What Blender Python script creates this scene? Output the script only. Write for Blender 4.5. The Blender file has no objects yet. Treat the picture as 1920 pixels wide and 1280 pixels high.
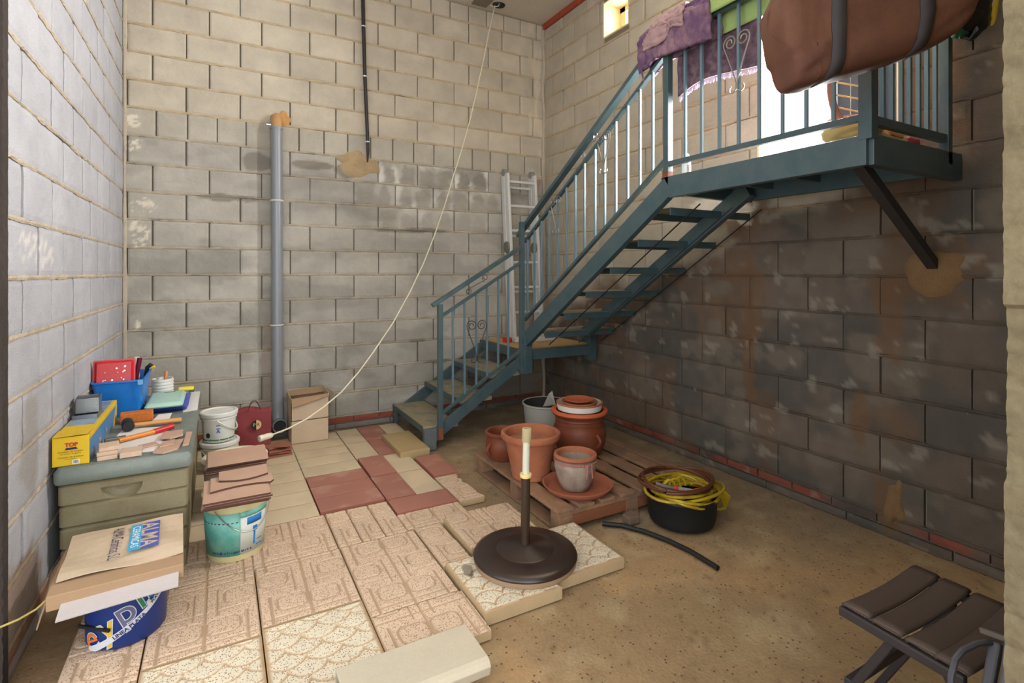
import bpy, math, random
import numpy as np
from mathutils import Vector, Matrix, Euler

sc = bpy.context.scene
COL = sc.collection
R = math.radians
rnd = random.Random(7)
# ---------------------------------------------------------------- camera
cam = bpy.data.cameras.new('camera'); camo = bpy.data.objects.new('camera', cam); COL.objects.link(camo)
cam.sensor_width = 36; cam.lens = 992/1920*36; cam.shift_y = -130/1920; cam.clip_start = .02
camo.location = (0, 0, 1.40); camo.rotation_euler = (R(90), 0, R(-29)); sc.camera = camo
# ---------------------------------------------------------------- world and light
sc.view_settings.view_transform = 'Standard'; sc.view_settings.look = 'None'
sc.view_settings.gamma = 1; sc.view_settings.exposure = 0.95
try: sc.view_settings.use_curve_mapping = False
except Exception: pass
sc.cycles.use_denoising = True
sc.cycles.max_bounces = 10; sc.cycles.diffuse_bounces = 7
w = bpy.data.worlds.new('sky'); sc.world = w; w.use_nodes = True
w.node_tree.nodes['Background'].inputs[0].default_value = (.92, .96, 1, 1)
w.node_tree.nodes['Background'].inputs[1].default_value = 1.7
def area(name, loc, rot, sx, sy, power, col, portal=False):
    l = bpy.data.lights.new(name, 'AREA'); l.shape = 'RECTANGLE'; l.size = sx; l.size_y = sy
    l.energy = power; l.color = col; o = bpy.data.objects.new(name, l); COL.objects.link(o)
    o.location = loc; o.rotation_euler = rot
    if portal: l.cycles.is_portal = True
    return o
area('door_daylight', (3.38, 2.04, 3.0), (0, R(90), 0), 1.9, .38, 270, (1, .975, .94))
area('vent_daylight', (3.40, 3.68, 3.70), (0, R(90), 0), .2, .2, 5, (1, .93, .8))
area('front_daylight_fill', (-.35, -1.9, 1.9), (R(93), 0, R(-6)), 2.4, 2.4, 27, (1, .95, .88))  # added fill lamp behind the camera, in place of unseen daylight from the front

# ---------------------------------------------------------------- helpers
def lin(c):
    return tuple(((v/255)/12.92 if v/255 <= .04045 else ((v/255+.055)/1.055)**2.4) for v in c)
def vnoise(x, y, seed=0):
    x = np.asarray(x, float); y = np.asarray(y, float)
    xi = np.floor(x).astype(np.int64); yi = np.floor(y).astype(np.int64); fx = x-xi; fy = y-yi
    fx = fx*fx*(3-2*fx); fy = fy*fy*(3-2*fy)
    def h(a, b):
        n = (a*374761393 + b*668265263 + seed*974711) & 0x7fffffff
        n = (n ^ (n >> 13))*1274126177 & 0x7fffffff
        return ((n ^ (n >> 16)) & 0xffff)/65535.
    return (h(xi, yi)*(1-fx)+h(xi+1, yi)*fx)*(1-fy)+(h(xi, yi+1)*(1-fx)+h(xi+1, yi+1)*fx)*fy
def fbm(x, y, seed=0, o=4):
    r = 0; a = .5; t = 0
    for k in range(o):
        r = r+a*vnoise(np.asarray(x)*2**k, np.asarray(y)*2**k, seed+k*17); t += a; a *= .5
    return r/t
_mats = {}
def mat(name, col, rough=.8, metal=0., var=.10, scale=14., bump=.15, bscale=120., attr=False, chips=False, spec=.4,
        col2=None, alpha=1., chscale=150, chth=.33):
    if name in _mats: return _mats[name]
    m = bpy.data.materials.new(name); m.use_nodes = True; nt = m.node_tree; N = nt.nodes; L = nt.links
    b = N['Principled BSDF']; tc = N.new('ShaderNodeTexCoord')
    n1 = N.new('ShaderNodeTexNoise'); n1.inputs['Scale'].default_value = scale; n1.inputs['Detail'].default_value = 6
    L.new(tc.outputs['Object'], n1.inputs['Vector'])
    if attr:
        a = N.new('ShaderNodeAttribute'); a.attribute_name = 'Col'; src = a.outputs['Color']
    else:
        a = N.new('ShaderNodeMixRGB'); c = lin(col); c2 = lin(col2) if col2 else c
        a.inputs[1].default_value = (*c, 1); a.inputs[2].default_value = (*c2, 1)
        rp = N.new('ShaderNodeMapRange'); rp.inputs[1].default_value = .42; rp.inputs[2].default_value = .60
        L.new(n1.outputs[0], rp.inputs[0]); L.new(rp.outputs[0], a.inputs[0]); src = a.outputs[0]
    mr = N.new('ShaderNodeMapRange'); mr.inputs[1].default_value = .25; mr.inputs[2].default_value = .75
    mr.inputs[3].default_value = 1-var; mr.inputs[4].default_value = 1+var
    n2 = N.new('ShaderNodeTexNoise'); n2.inputs['Scale'].default_value = bscale; n2.inputs['Detail'].default_value = 3
    L.new(tc.outputs['Object'], n2.inputs['Vector'])
    ad = N.new('ShaderNodeMath'); ad.operation = 'ADD'; L.new(n1.outputs[0], ad.inputs[0]); L.new(n2.outputs[0], ad.inputs[1])
    hf = N.new('ShaderNodeMath'); hf.operation = 'MULTIPLY'; hf.inputs[1].default_value = .5; L.new(ad.outputs[0], hf.inputs[0])
    L.new(hf.outputs[0], mr.inputs[0])
    vm = N.new('ShaderNodeVectorMath'); vm.operation = 'SCALE'; L.new(src, vm.inputs[0]); L.new(mr.outputs[0], vm.inputs['Scale'])
    out = vm.outputs[0]
    if chips:
        v = N.new('ShaderNodeTexVoronoi'); v.inputs['Scale'].default_value = chscale; L.new(tc.outputs['Object'], v.inputs['Vector'])
        lt = N.new('ShaderNodeMath'); lt.operation = 'LESS_THAN'; lt.inputs[1].default_value = chth; L.new(v.outputs['Distance'], lt.inputs[0])
        sx = N.new('ShaderNodeSeparateColor'); L.new(v.outputs['Color'], sx.inputs[0])
        g = N.new('ShaderNodeMath'); g.operation = 'GREATER_THAN'; g.inputs[1].default_value = .25; L.new(sx.outputs[0], g.inputs[0])
        mu = N.new('ShaderNodeMath'); mu.operation = 'MULTIPLY'; L.new(lt.outputs[0], mu.inputs[0]); L.new(g.outputs[0], mu.inputs[1])
        mu2 = N.new('ShaderNodeMath'); mu2.operation = 'MULTIPLY'; L.new(mu.outputs[0], mu2.inputs[0]); L.new(a.outputs['Alpha'], mu2.inputs[1])
        mx = N.new('ShaderNodeMixRGB'); mx.inputs[2].default_value = (*lin(col), 1); L.new(mu2.outputs[0], mx.inputs[0]); L.new(out, mx.inputs[1]); out = mx.outputs[0]
    L.new(out, b.inputs['Base Color'])
    b.inputs['Roughness'].default_value = rough; b.inputs['Metallic'].default_value = metal
    b.inputs['Specular IOR Level'].default_value = spec
    if alpha < 1: b.inputs['Alpha'].default_value = alpha
    if bump > 0:
        bp = N.new('ShaderNodeBump'); bp.inputs['Strength'].default_value = bump; bp.inputs['Distance'].default_value = .004
        L.new(n2.outputs[0], bp.inputs['Height']); L.new(bp.outputs[0], b.inputs['Normal'])
    _mats[name] = m; return m

def tag(o, label=None, cat=None, group=None, kind=None):
    if label: o['label'] = label
    if cat: o['category'] = cat
    if group: o['group'] = group
    if kind: o['kind'] = kind
    return o
def thing(name, label, cat, loc, group=None, rot=None):
    o = bpy.data.objects.new(name, None); COL.objects.link(o); o.location = loc; o.empty_display_size = .05
    if rot: o.rotation_euler = rot
    return tag(o, label, cat, group)
def root_loc(p):
    while p.parent: p = p.parent
    return Vector(p.location)
class MB:
    def __init__(s): s.v = []; s.f = []; s.c = None
    def add(s, vs, fs):
        n = len(s.v); s.v += [tuple(v) for v in vs]; s.f += [tuple(i+n for i in f) for f in fs]; return s
    def box(s, x0, x1, y0, y1, z0, z1, M=None):
        vs = [Vector((x, y, z)) for z in (z0, z1) for y in (y0, y1) for x in (x0, x1)]
        if M is not None: vs = [M @ v for v in vs]
        return s.add(vs, [(0, 2, 3, 1), (4, 5, 7, 6), (0, 1, 5, 4), (2, 6, 7, 3), (0, 4, 6, 2), (1, 3, 7, 5)])
    def bar(s, a, b, wd, h, up=(0, 0, 1)):
        a = Vector(a); b = Vector(b); d = (b-a).normalized(); u = Vector(up)
        sd = d.cross(u)
        if sd.length < 1e-5: sd = d.cross(Vector((1, 0, 0)))
        sd.normalize(); u = sd.cross(d)
        vs = [p+sd*i*wd/2+u*j*h/2 for p in (a, b) for i, j in ((-1, -1), (1, -1), (1, 1), (-1, 1))]
        return s.add(vs, [(3, 2, 1, 0), (4, 5, 6, 7), (0, 1, 5, 4), (1, 2, 6, 5), (2, 3, 7, 6), (3, 0, 4, 7)])
    def tube(s, pts, r, n=8, closed=False, cap=True, flat=1.):
        pts = [Vector(p) for p in pts]; m = len(pts); rs = r if isinstance(r, (list, tuple)) else [r]*m
        prev = None; vs = []
        for i, p in enumerate(pts):
            if closed: d = pts[(i+1) % m]-pts[i-1]
            else: d = pts[min(i+1, m-1)]-pts[max(i-1, 0)]
            if d.length < 1e-9: d = Vector((0, 0, 1))
            d.normalize()
            if prev is None:
                u = d.orthogonal().normalized()
            else:
                u = prev-d*prev.dot(d)
                u = u.normalized() if u.length > 1e-6 else d.orthogonal().normalized()
            prev = u; q = d.cross(u)
            for k in range(n):
                t = 2*math.pi*k/n; vs.append(p+(u*math.cos(t)+q*math.sin(t)*flat)*rs[i])
        fs = []
        for i in range(m if closed else m-1):
            j = (i+1) % m
            for k in range(n): fs.append((i*n+k, i*n+(k+1) % n, j*n+(k+1) % n, j*n+k))
        if cap and not closed: fs += [tuple(range(n))[::-1], tuple((m-1)*n+k for k in range(n))]
        return s.add(vs, fs)
    def lathe(s, prof, c=(0, 0, 0), n=40, M=None, sx=1., sy=1.):
        vs = []; fs = []
        for r, z in prof:
            for k in range(n):
                t = 2*math.pi*k/n; v = Vector((r*math.cos(t)*sx, r*math.sin(t)*sy, z))
                if M is not None: v = M @ v
                vs.append(v+Vector(c))
        for i in range(len(prof)-1):
            for k in range(n): fs.append((i*n+k, i*n+(k+1) % n, (i+1)*n+(k+1) % n, (i+1)*n+k))
        return s.add(vs, fs)
    def prism(s, poly, z0, z1, M=None):
        n = len(poly); vs = [Vector((x, y, z)) for z in (z0, z1) for x, y in poly]
        if M is not None: vs = [M @ v for v in vs]
        return s.add(vs, [tuple(range(n))[::-1], tuple(range(n, 2*n))]+[(i, (i+1) % n, n+(i+1) % n, n+i) for i in range(n)])
    def build(s, name, m, parent=None, origin=None, bevel=0, smooth=False, cols=None, seg=2, solid=0, sub=0):
        o0 = root_loc(parent) if parent else Vector(origin or (0, 0, 0))
        me = bpy.data.meshes.new(name)
        me.from_pydata([(v[0]-o0[0], v[1]-o0[1], v[2]-o0[2]) for v in s.v], [], s.f); me.update()
        if cols is not None:
            at = me.color_attributes.new('Col', 'FLOAT_COLOR', 'POINT')
            at.data.foreach_set('color', np.asarray(cols, dtype=np.float32).ravel())
        me.materials.append(m); o = bpy.data.objects.new(name, me); COL.objects.link(o)
        if parent: o.parent = parent
        else: o.location = o0
        if smooth:
            me.polygons.foreach_set('use_smooth', [True]*len(me.polygons))
            try: me.set_sharp_from_angle(angle=R(42))
            except Exception: pass
        if solid:
            q = o.modifiers.new('s', 'SOLIDIFY'); q.thickness = solid; q.offset = 0
        if sub:
            q = o.modifiers.new('u', 'SUBSURF'); q.levels = sub; q.render_levels = sub
        if bevel:
            q = o.modifiers.new('b', 'BEVEL'); q.width = bevel; q.segments = seg; q.limit_method = 'ANGLE'; q.angle_limit = R(35)
        return o
def copy_tree(o, parent=None):
    c = o.copy(); COL.objects.link(c); c.parent = parent
    for ch in list(o.children): copy_tree(ch, c)
    return c
def TR(x=0, y=0, z=0, rz=0, rx=0, ry=0):
    return Matrix.Translation((x, y, z)) @ Euler((R(rx), R(ry), R(rz))).to_matrix().to_4x4()
def text_mb(s, size=1., offset=0., depth=0., align='CENTER', sx=1.):
    cu = bpy.data.curves.new('t', 'FONT'); cu.body = s; cu.size = size; cu.align_x = align; cu.offset = offset; cu.extrude = depth
    cu.align_y = 'CENTER'; o = bpy.data.objects.new('t', cu); COL.objects.link(o)
    bpy.context.view_layer.update()
    me = bpy.data.meshes.new_from_object(o); mb = MB()
    mb.add([Vector((v.co.x*sx, v.co.y, v.co.z)) for v in me.vertices], [tuple(p.vertices) for p in me.polygons])
    bpy.data.objects.remove(o); bpy.data.curves.remove(cu); bpy.data.meshes.remove(me); return mb
def xform(mb, M):
    mb.v = [tuple(M @ Vector(v)) for v in mb.v]; return mb
def wrap(mb, c, r, z0, a0, slope=0., r2=None, h=1.):
    """flat writing (x along, y up) laid round a bucket wall; r at z0, taper to r2 at z0+h"""
    out = []
    for x, y, z in mb.v:
        zz = z0+y; rr = (r+((r2-r)*(y/h) if r2 else 0))+.0012+z
        t = a0+x/r; out.append((c[0]+rr*math.cos(t), c[1]+rr*math.sin(t), c[2]+zz))
    mb.v = out; return mb

# ---------------------------------------------------------------- materials
BLOCK = mat('concrete block', (0, 0, 0), .92, attr=True, var=.16, scale=7, bump=.55, bscale=170)
RENDERM = mat('rough render', (0, 0, 0), .95, attr=True, var=.18, scale=9, bump=.5, bscale=90)
MORTAR = mat('sandy mortar patch', (168, 146, 112), .95, var=.18, scale=12, bump=.6, bscale=110, col2=(150, 130, 100))
PAVER = mat('pressed terrazzo paver', (120, 82, 68), .75, attr=True, chips=True, var=.10, scale=10, bump=.15, bscale=150)
TEAL = mat('blue green painted steel', (66, 82, 86), .42, var=.16, scale=9, bump=.08, spec=.5, col2=(54, 74, 78))
TEALL = mat('blue green painted baluster', (88, 112, 122), .34, var=.10, scale=9, bump=.05, spec=.6)  # lighter copy of the stair paint, baluster highlights put into the colour
STEPM = mat('dusty tread plate', (146, 134, 108), .7, var=.25, scale=8, bump=.25, bscale=60, col2=(112, 110, 98))
GALV = mat('bare scroll steel', (150, 148, 142), .35, metal=.75, var=.1)
ALU = mat('aluminium', (206, 206, 204), .42, metal=.25, var=.06)
BLACK = mat('black rubber', (22, 22, 23), .55, var=.15)
DARK = mat('dark brown plastic', (46, 34, 30), .30, var=.12, scale=5, bump=.03, spec=.5)
WHITE = mat('white plastic', (205, 205, 200), .4, var=.05, bump=.02)
CREAM = mat('cream plastic', (200, 194, 170), .45, var=.06, bump=.02)
TERRA = mat('terracotta', (158, 96, 66), .8, var=.14, scale=9, bump=.2, col2=(142, 84, 58))
TERRA2 = mat('brown glazed terracotta', (114, 60, 38), .55, var=.18, scale=9, bump=.12, col2=(104, 50, 30))
PALE = mat('pale glazed pot', (150, 136, 120), .6, var=.2, scale=10, bump=.1, col2=(124, 104, 96))
WOOD = mat('weathered pallet wood', (142, 108, 80), .85, var=.22, scale=6, bump=.35, bscale=60, col2=(118, 90, 70))
CARD = mat('cardboard', (182, 162, 138), .9, var=.08, scale=6, bump=.05)
CARDIN = mat('cardboard inside', (150, 122, 94), .9, var=.08, scale=6, bump=.05)
PINKT = mat('unglazed pinkish tile', (176, 144, 124), .7, var=.10, scale=8, bump=.05)
BROWNT = mat('brown tile body', (78, 50, 40), .85, var=.15)
CHEST = mat('beige plastic chest', (126, 118, 92), .5, var=.16, scale=5, bump=.08, col2=(112, 102, 76))
LID = mat('grey green plastic lid', (116, 124, 116), .5, var=.14, scale=6, bump=.08, col2=(96, 106, 102))

# ---------------------------------------------------------------- block walls
H0 = .113; CH = .2108; LINES = [H0+CH*k for k in range(0, 20)]
def wall_mesh(name, P, u0, u1, joints, paint, openings=(), ztop=4.08, cell=.02, thick=.15, brick=True, zmin=0.):
    """P(u,z,d): d = distance out of the wall face into the room. joints(row) -> list of u."""
    V = []; Fc = []; Cc = []
    def grid(us, zs, D, cols):
        n0 = len(V); nu = len(us); nz = len(zs)
        for i, u in enumerate(us):
            for j, z in enumerate(zs): V.append(P(u, z, D[i, j]))
        Cc.extend(cols.reshape(-1, 4).tolist())
        for i in range(nu-1):
            for j in range(nz-1): Fc.append((n0+i*nz+j, n0+(i+1)*nz+j, n0+(i+1)*nz+j+1, n0+i*nz+j+1))
    def inside(u, z):
        return any(a <= u <= b and c <= z <= d for a, b, c, d in openings)
    def clipseg(a, b, z):   # sub-intervals of [a,b] not in an opening at height z
        segs = [(a, b)]
        for (oa, ob, oc, od) in openings:
            if oc-.02 <= z <= od+.02:
                ns = []
                for s, e in segs:
                    if e <= oa or s >= ob: ns.append((s, e)); continue
                    if s < oa: ns.append((s, oa))
                    if e > ob: ns.append((ob, e))
                segs = ns
        return [(s, e) for s, e in segs if e-s > .015]
    def patch(ua, ub, za, zb, row, kind, depth=0., rough=.0012, round_=.003, skirt=.03):
        nu = max(2, int((ub-ua)/cell)+1); nz = max(2, int((zb-za)/cell)+1)
        us = np.linspace(ua, ub, nu); zs = np.linspace(za, zb, nz)
        us = np.concatenate([[ua], us, [ub]]); zs = np.concatenate([[za], zs, [zb]])
        us[1] += .002; us[-2] -= .002; zs[1] += .002; zs[-2] -= .002
        U, Z = np.meshgrid(us, zs, indexing='ij')
        D = depth+(fbm(U*30, Z*30, 3)-.5)*rough*4
        D[1, :] -= round_; D[-2, :] -= round_; D[:, 1] -= round_; D[:, -2] -= round_
        D[0, :] = D[-1, :] = -skirt; D[:, 0] = D[:, -1] = -skirt
        grid(us, zs, D, paint(U, Z, row, kind, (ua, ub, za, zb)))
    rr = random.Random(sum(map(ord, name)))
    rows = [(zmin, .05, -2)] if brick else []
    if brick: rows.append((.055, H0-.004, -1))
    for k in range(len(LINES)):
        a = LINES[k]; b = LINES[k+1] if k+1 < len(LINES) else a+CH
        if a < ztop-.03: rows.append((a, min(b, ztop), k))
    for a, b, k in rows:
        js = joints(k); js = sorted([u0]+[j for j in js if u0+.03 < j < u1-.03]+[u1])
        for i in range(len(js)-1):
            g = (.0028+rr.random()*.0022) if rr.random() > (.65 if name == 'wall_right' else .12) else .0008
            for s, e in clipseg(js[i]+g, js[i+1]-g, (a+b)/2):
                bot = a+(.006 if k >= 0 else .001); topz = b-(.006 if k >= 0 else .001)
                patch(s, e, bot, topz, k, 'brick' if k == -1 else 'block', depth=rr.uniform(-.003, .002))
    # bed mortar
    for k, z in enumerate(LINES):
        if z > ztop-.02: break
        for s, e in clipseg(u0, u1, z):
            n = max(3, int((e-s)/.018)); us = np.linspace(s, e, n)
            wv = .0035+.0075*vnoise(us*14, us*0+z*9, 5)+.004*vnoise(us*50, us*0+z*9, 6)
            ctr = z+.004*(vnoise(us*5, us*0+z*3, 8)-.5)
            offs = (-1.15, -1, 0, 1, 1.15)
            dep = (-.02, -.001, .0025, -.001, -.02)
            n0 = len(V); Zs = []
            for i, u in enumerate(us):
                for q, dd in zip(offs, dep):
                    zz = ctr[i]+wv[i]*q; Zs.append((u, zz)); V.append(P(u, zz, dd+(.004*(vnoise(np.array(u*60), np.array(q*7+k), 9)-.5) if abs(q) <= 1 else 0)))
            U = np.array([p[0] for p in Zs]); Z = np.array([p[1] for p in Zs])
            Cc.extend(paint(U, Z, k, 'mortar', None).reshape(-1, 4).tolist())
            for i in range(n-1):
                for q in range(4): Fc.append((n0+i*5+q, n0+(i+1)*5+q, n0+(i+1)*5+q+1, n0+i*5+q+1))
    # solid body behind
    cu = sorted({u0, u1, *[o[0] for o in openings], *[o[1] for o in openings]})
    cz = sorted({zmin, ztop, *[o[2] for o in openings], *[min(o[3], ztop) for o in openings]})
    for i in range(len(cu)-1):
        for j in range(len(cz)-1):
            if inside((cu[i]+cu[i+1])/2, (cz[j]+cz[j+1])/2): continue
            n0 = len(V)
            for d in (-thick, -.022):
                for z in (cz[j], cz[j+1]):
                    for u in (cu[i], cu[i+1]): V.append(P(u, z, d))
            Cc.extend([[*lin((120, 112, 98)), 1]]*8)
            Fc.extend([tuple(n0+q for q in f) for f in [(0, 2, 3, 1), (4, 5, 7, 6), (0, 1, 5, 4), (2, 6, 7, 3), (0, 4, 6, 2), (1, 3, 7, 5)]])
    mb = MB(); mb.v = V; mb.f = Fc
    o = mb.build(name, BLOCK, cols=np.array(Cc)); tag(o, kind='structure'); return o
def tonehash(*a):
    return random.Random(hash(tuple(round(x, 2) for x in a))).random()
def mixc(A, B, t): return A*(1-t[..., None])+B*t[..., None]
def C3(c): return np.array(lin(c))
def sstep(a, b, x): t = np.clip((x-a)/(b-a), 0, 1); return t*t*(3-2*t)
def blob(U, Z, u, z, ru, rz, seed=1, sh=.35):
    d = np.sqrt(((U-u)/ru)**2+((Z-z)/rz)**2)+(fbm(U*9, Z*9, seed)-.5)*sh*3
    return 1-sstep(.85, 1.1, d)
def finish(c, shape):
    out = np.ones((*shape, 4)); out[..., :3] = np.clip(c, 0, 1); return out
SAND = (170, 153, 126)
def paint_back(U, Z, row, kind, bb):
    if kind == 'mortar': base = np.broadcast_to(C3(SAND if row > 11 else (158, 148, 130)), (*U.shape, 3)).copy()*(.82+.36*fbm(U*25, Z*25, 2))[..., None]
    elif kind == 'brick': base = np.broadcast_to(C3((150, 78, 62)), (*U.shape, 3)).copy()*(.7+.5*fbm(U*14, Z*20, 4))[..., None]
    else:
        t = tonehash(bb[0], bb[2]); c = C3((178, 169, 153))*(1-.10*t)
        if row <= 11: c = C3((163, 159, 150) if row < 11 else (168, 162, 149))*(1-.12*t)
        if row == -2: c = C3((126, 122, 114))
        base = np.broadcast_to(c, (*U.shape, 3)).copy()*(.80+.40*fbm(U*3, Z*5, 11))[..., None]
        # rounded damp marks with pale salt bloom between them, on the courses under the conduit patch
        if 8 <= row <= 10 and bb[0] > 1.05+.0*row and bb[1] < 2.62 and bb[1]-bb[0] > .25 and not (row == 8 and bb[0] < 1.0):
            x = (U-bb[0])/(bb[1]-bb[0]); z = (Z-bb[2])/(bb[3]-bb[2])
            hh = random.Random(int(bb[0]*100)+row*77); k = (.95 if row == 10 else .7 if row == 9 else .4)*(1 if bb[0] > 1.2 else .5)*hh.uniform(.6, 1.)
            w1, w2, h1, h2 = hh.uniform(.13, .21), hh.uniform(.13, .21), hh.uniform(.28, .46), hh.uniform(.28, .46)
            a = np.minimum(((x-.27)/w1)**2+(np.maximum(z-.45, (.30-z)*.4)/h1)**2, ((x-.74)/w2)**2+(np.maximum(z-.45, (.30-z)*.4)/h2)**2)+(fbm(U*26, Z*26, 5)-.5)*2.2
            ring = (1-sstep(.6, 1.6, a))*(.5+.8*fbm(U*14, Z*14, 77))
            bloom = sstep(.40, .66, fbm(U*7, Z*7, 21))*(1-ring)*k
            base = mixc(base, C3((206, 203, 196))*np.ones_like(base), bloom)
            base = mixc(base, C3((118, 114, 104))*np.ones_like(base), ring*k*.7)
    wet = sstep(.52, .66, fbm(U*2.2, Z*5, 31))*(Z < 2.45)*.18
    base = base*(1-wet)[..., None]
    for (u, z, ru, rz) in ((1.66, .745, .10, .02), (1.86, .53, .16, .022), (1.55, 1.79, .3, .02), (1.75, 1.80, .28, .025), (.72, 2.33, .16, .04), (.28, 2.31, .12, .08), (.05, 2.0, .25, .03), (1.0, 2.3, .1, .06)):
        base = mixc(base, C3((92, 84, 72))*np.ones_like(base), blob(U, Z, u, z, ru, rz, 3, .3)*.6)
    for (u, z, ru, rz) in ((-.57, 2.36, .06, .05), (-.5, 1.90, .08, .05), (-.52, 1.68, .07, .09), (-.56, 2.55, .05, .06), (-.55, 1.0, .04, .04)):
        base = mixc(base, C3((208, 200, 184))*np.ones_like(base), blob(U, Z, u, z, ru, rz, 8, .5)*sstep(.45, .55, fbm(U*40, Z*40, 6))*.9)
    # shade under the landing corner, painted into the block colour
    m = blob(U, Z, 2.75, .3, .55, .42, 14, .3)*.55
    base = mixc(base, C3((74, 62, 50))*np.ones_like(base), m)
    # rusty run below the pipe clamps and stains down the back corner
    base = mixc(base, C3((120, 92, 62))*np.ones_like(base), blob(U, Z, .36, .45, .06, .55, 15, .25)*.35)
    m2 = (U > 2.90)*sstep(.48, .60, fbm(U*12, Z*5, 41))*.7
    base = mixc(base, C3((198, 186, 164))*np.ones_like(base), m2*(Z > 2.4)); base = mixc(base, C3((130, 104, 74))*np.ones_like(base), m2*(Z <= 2.4)*.6)
    return finish(base, U.shape)
def paint_left(U, Z, row, kind, bb):
    if kind == 'mortar': base = np.broadcast_to(C3((160, 148, 130)), (*U.shape, 3)).copy()*(.82+.36*fbm(U*25, Z*25, 2))[..., None]
    elif kind == 'brick': base = np.broadcast_to(C3((150, 90, 74)), (*U.shape, 3)).copy()
    else:
        t = tonehash(bb[0], bb[2]); base = np.broadcast_to(C3((158, 158, 163))*(1-.08*t), (*U.shape, 3)).copy()*(.92+.16*fbm(U*4, Z*6, 11))[..., None]
    base = mixc(base, C3((118, 92, 66))*np.ones_like(base), blob(U, Z, 2.48, .12, .30, .22, 15, .35)*.75)
    base = mixc(base, C3((206, 200, 190))*np.ones_like(base), blob(U, Z, 2.75, 1.48, .25, .05, 18, .9)*sstep(.5, .6, fbm(U*30, Z*60, 6))*.5)
    base = mixc(base, C3((130, 122, 110))*np.ones_like(base), blob(U, Z, 2.62, .72, .12, .16, 19, .5)*.5)
    return finish(base, U.shape)
def paint_right(U, Z, row, kind, bb):
    if kind == 'mortar': base = np.broadcast_to(C3((166, 146, 116)), (*U.shape, 3)).copy()*(.82+.36*fbm(U*25, Z*25, 2))[..., None]
    elif kind == 'brick': base = np.broadcast_to(C3((140, 64, 48)), (*U.shape, 3)).copy()*(.6+.6*fbm(U*10, Z*20, 4))[..., None]
    else:
        t = tonehash(bb[0], bb[2]); base = np.broadcast_to(C3((170, 160, 142))*(1-.12*t), (*U.shape, 3)).copy()*(.90+.2*fbm(U*4, Z*6, 11))[..., None]
    # under-stair shade painted into the lower wall colour, mixed with brown dirt
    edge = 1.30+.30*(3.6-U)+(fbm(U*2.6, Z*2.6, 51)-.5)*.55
    edge = np.where(U < 1.43, 9., edge)  # backlit shade beside the door, painted dark up to the ceiling
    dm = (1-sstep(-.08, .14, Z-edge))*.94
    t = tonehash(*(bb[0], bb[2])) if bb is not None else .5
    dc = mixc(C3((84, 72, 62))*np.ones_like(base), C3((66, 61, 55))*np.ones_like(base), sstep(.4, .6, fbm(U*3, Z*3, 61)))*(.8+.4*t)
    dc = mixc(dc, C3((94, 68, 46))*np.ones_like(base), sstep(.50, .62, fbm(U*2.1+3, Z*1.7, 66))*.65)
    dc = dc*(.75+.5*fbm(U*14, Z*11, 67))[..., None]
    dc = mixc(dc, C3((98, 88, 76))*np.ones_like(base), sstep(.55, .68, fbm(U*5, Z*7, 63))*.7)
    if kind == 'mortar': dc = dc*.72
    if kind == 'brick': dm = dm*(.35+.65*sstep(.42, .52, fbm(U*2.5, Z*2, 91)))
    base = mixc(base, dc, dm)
    for (u, z, ru, rz, k) in ((2.32, .95, .05, .42, .8), (2.36, 1.36, .20, .05, .5), (1.35, 1.40, .22, .22, .55), (1.47, 1.12, .08, .2, .7), (1.62, .62, .04, .2, .7),
                              (1.48, .17, .05, .14, .8), (2.42, 1.82, .25, .12, .6), (2.2, .40, .1, .3, .4)):
        base = mixc(base, C3((98, 70, 44))*np.ones_like(base), blob(U, Z, u, z, ru, rz, 9, .5)*k*.85)
    sp = sstep(.70, .74, fbm(U*9, Z*13, 71))*(Z < edge)*.45
    base = mixc(base, C3((140, 132, 118))*np.ones_like(base), sp)
    base = mixc(base, C3((210, 204, 190))*np.ones_like(base), blob(U, Z, 2.45, 1.85, .22, .12, 29, .9)*.8)
    return finish(base, U.shape)
def jback(k):
    if k == -2: return [-.1+.5*i for i in range(9)]
    if k == -1: return [.1+.24*i for i in range(14)]
    if k == 11: return [-.418+.2045*i for i in range(20)]
    if k == 18: return [-.4+.2*i for i in range(20)]
    return [-.442+.3778*i for i in range(11)] if k % 2 == 1 else [-.60+.3775*i for i in range(11)]
def jright(k):
    if k == -2: return [.2+.5*i for i in range(10)]
    if k == -1: return [.1+.24*i for i in range(20)]
    return [-.07+.398*i for i in range(14)] if k % 2 == 1 else [.12+.3985*i for i in range(14)]
def jleft(k): return [2.17+.392*i for i in range(8)] if k % 2 == 1 else [2.37+.392*i for i in range(8)]
XL, XR, YB, ZC = -.625, 3.094, 4.865, 4.08
DOOR = (1.44, 2.24, 1.96, 3.95); VENT = (3.515, 3.84, 3.555, 3.86)
HOLE = (.350, .392, 2.622, 2.680)
# the block rows seen from the room; a small daylight hole beside the pipe goes right through the wall
wall_mesh('wall_back', lambda u, z, d: (u, YB-d, z), XL-.01, XR+.01, jback, paint_back, openings=(HOLE,), cell=.014, thick=.06)
wall_mesh('wall_left', lambda u, z, d: (XL+d, u, z), 2.385, YB+.01, jleft, paint_left, cell=.022)
wall_mesh('wall_right', lambda u, z, d: (XR-d, u, z), -.6, YB+.01, jright, paint_right, openings=tuple((a-.013, b+.013, c-.013, d+.013) for a, b, c, d in (DOOR, VENT)), cell=.02, thick=.26)

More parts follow.
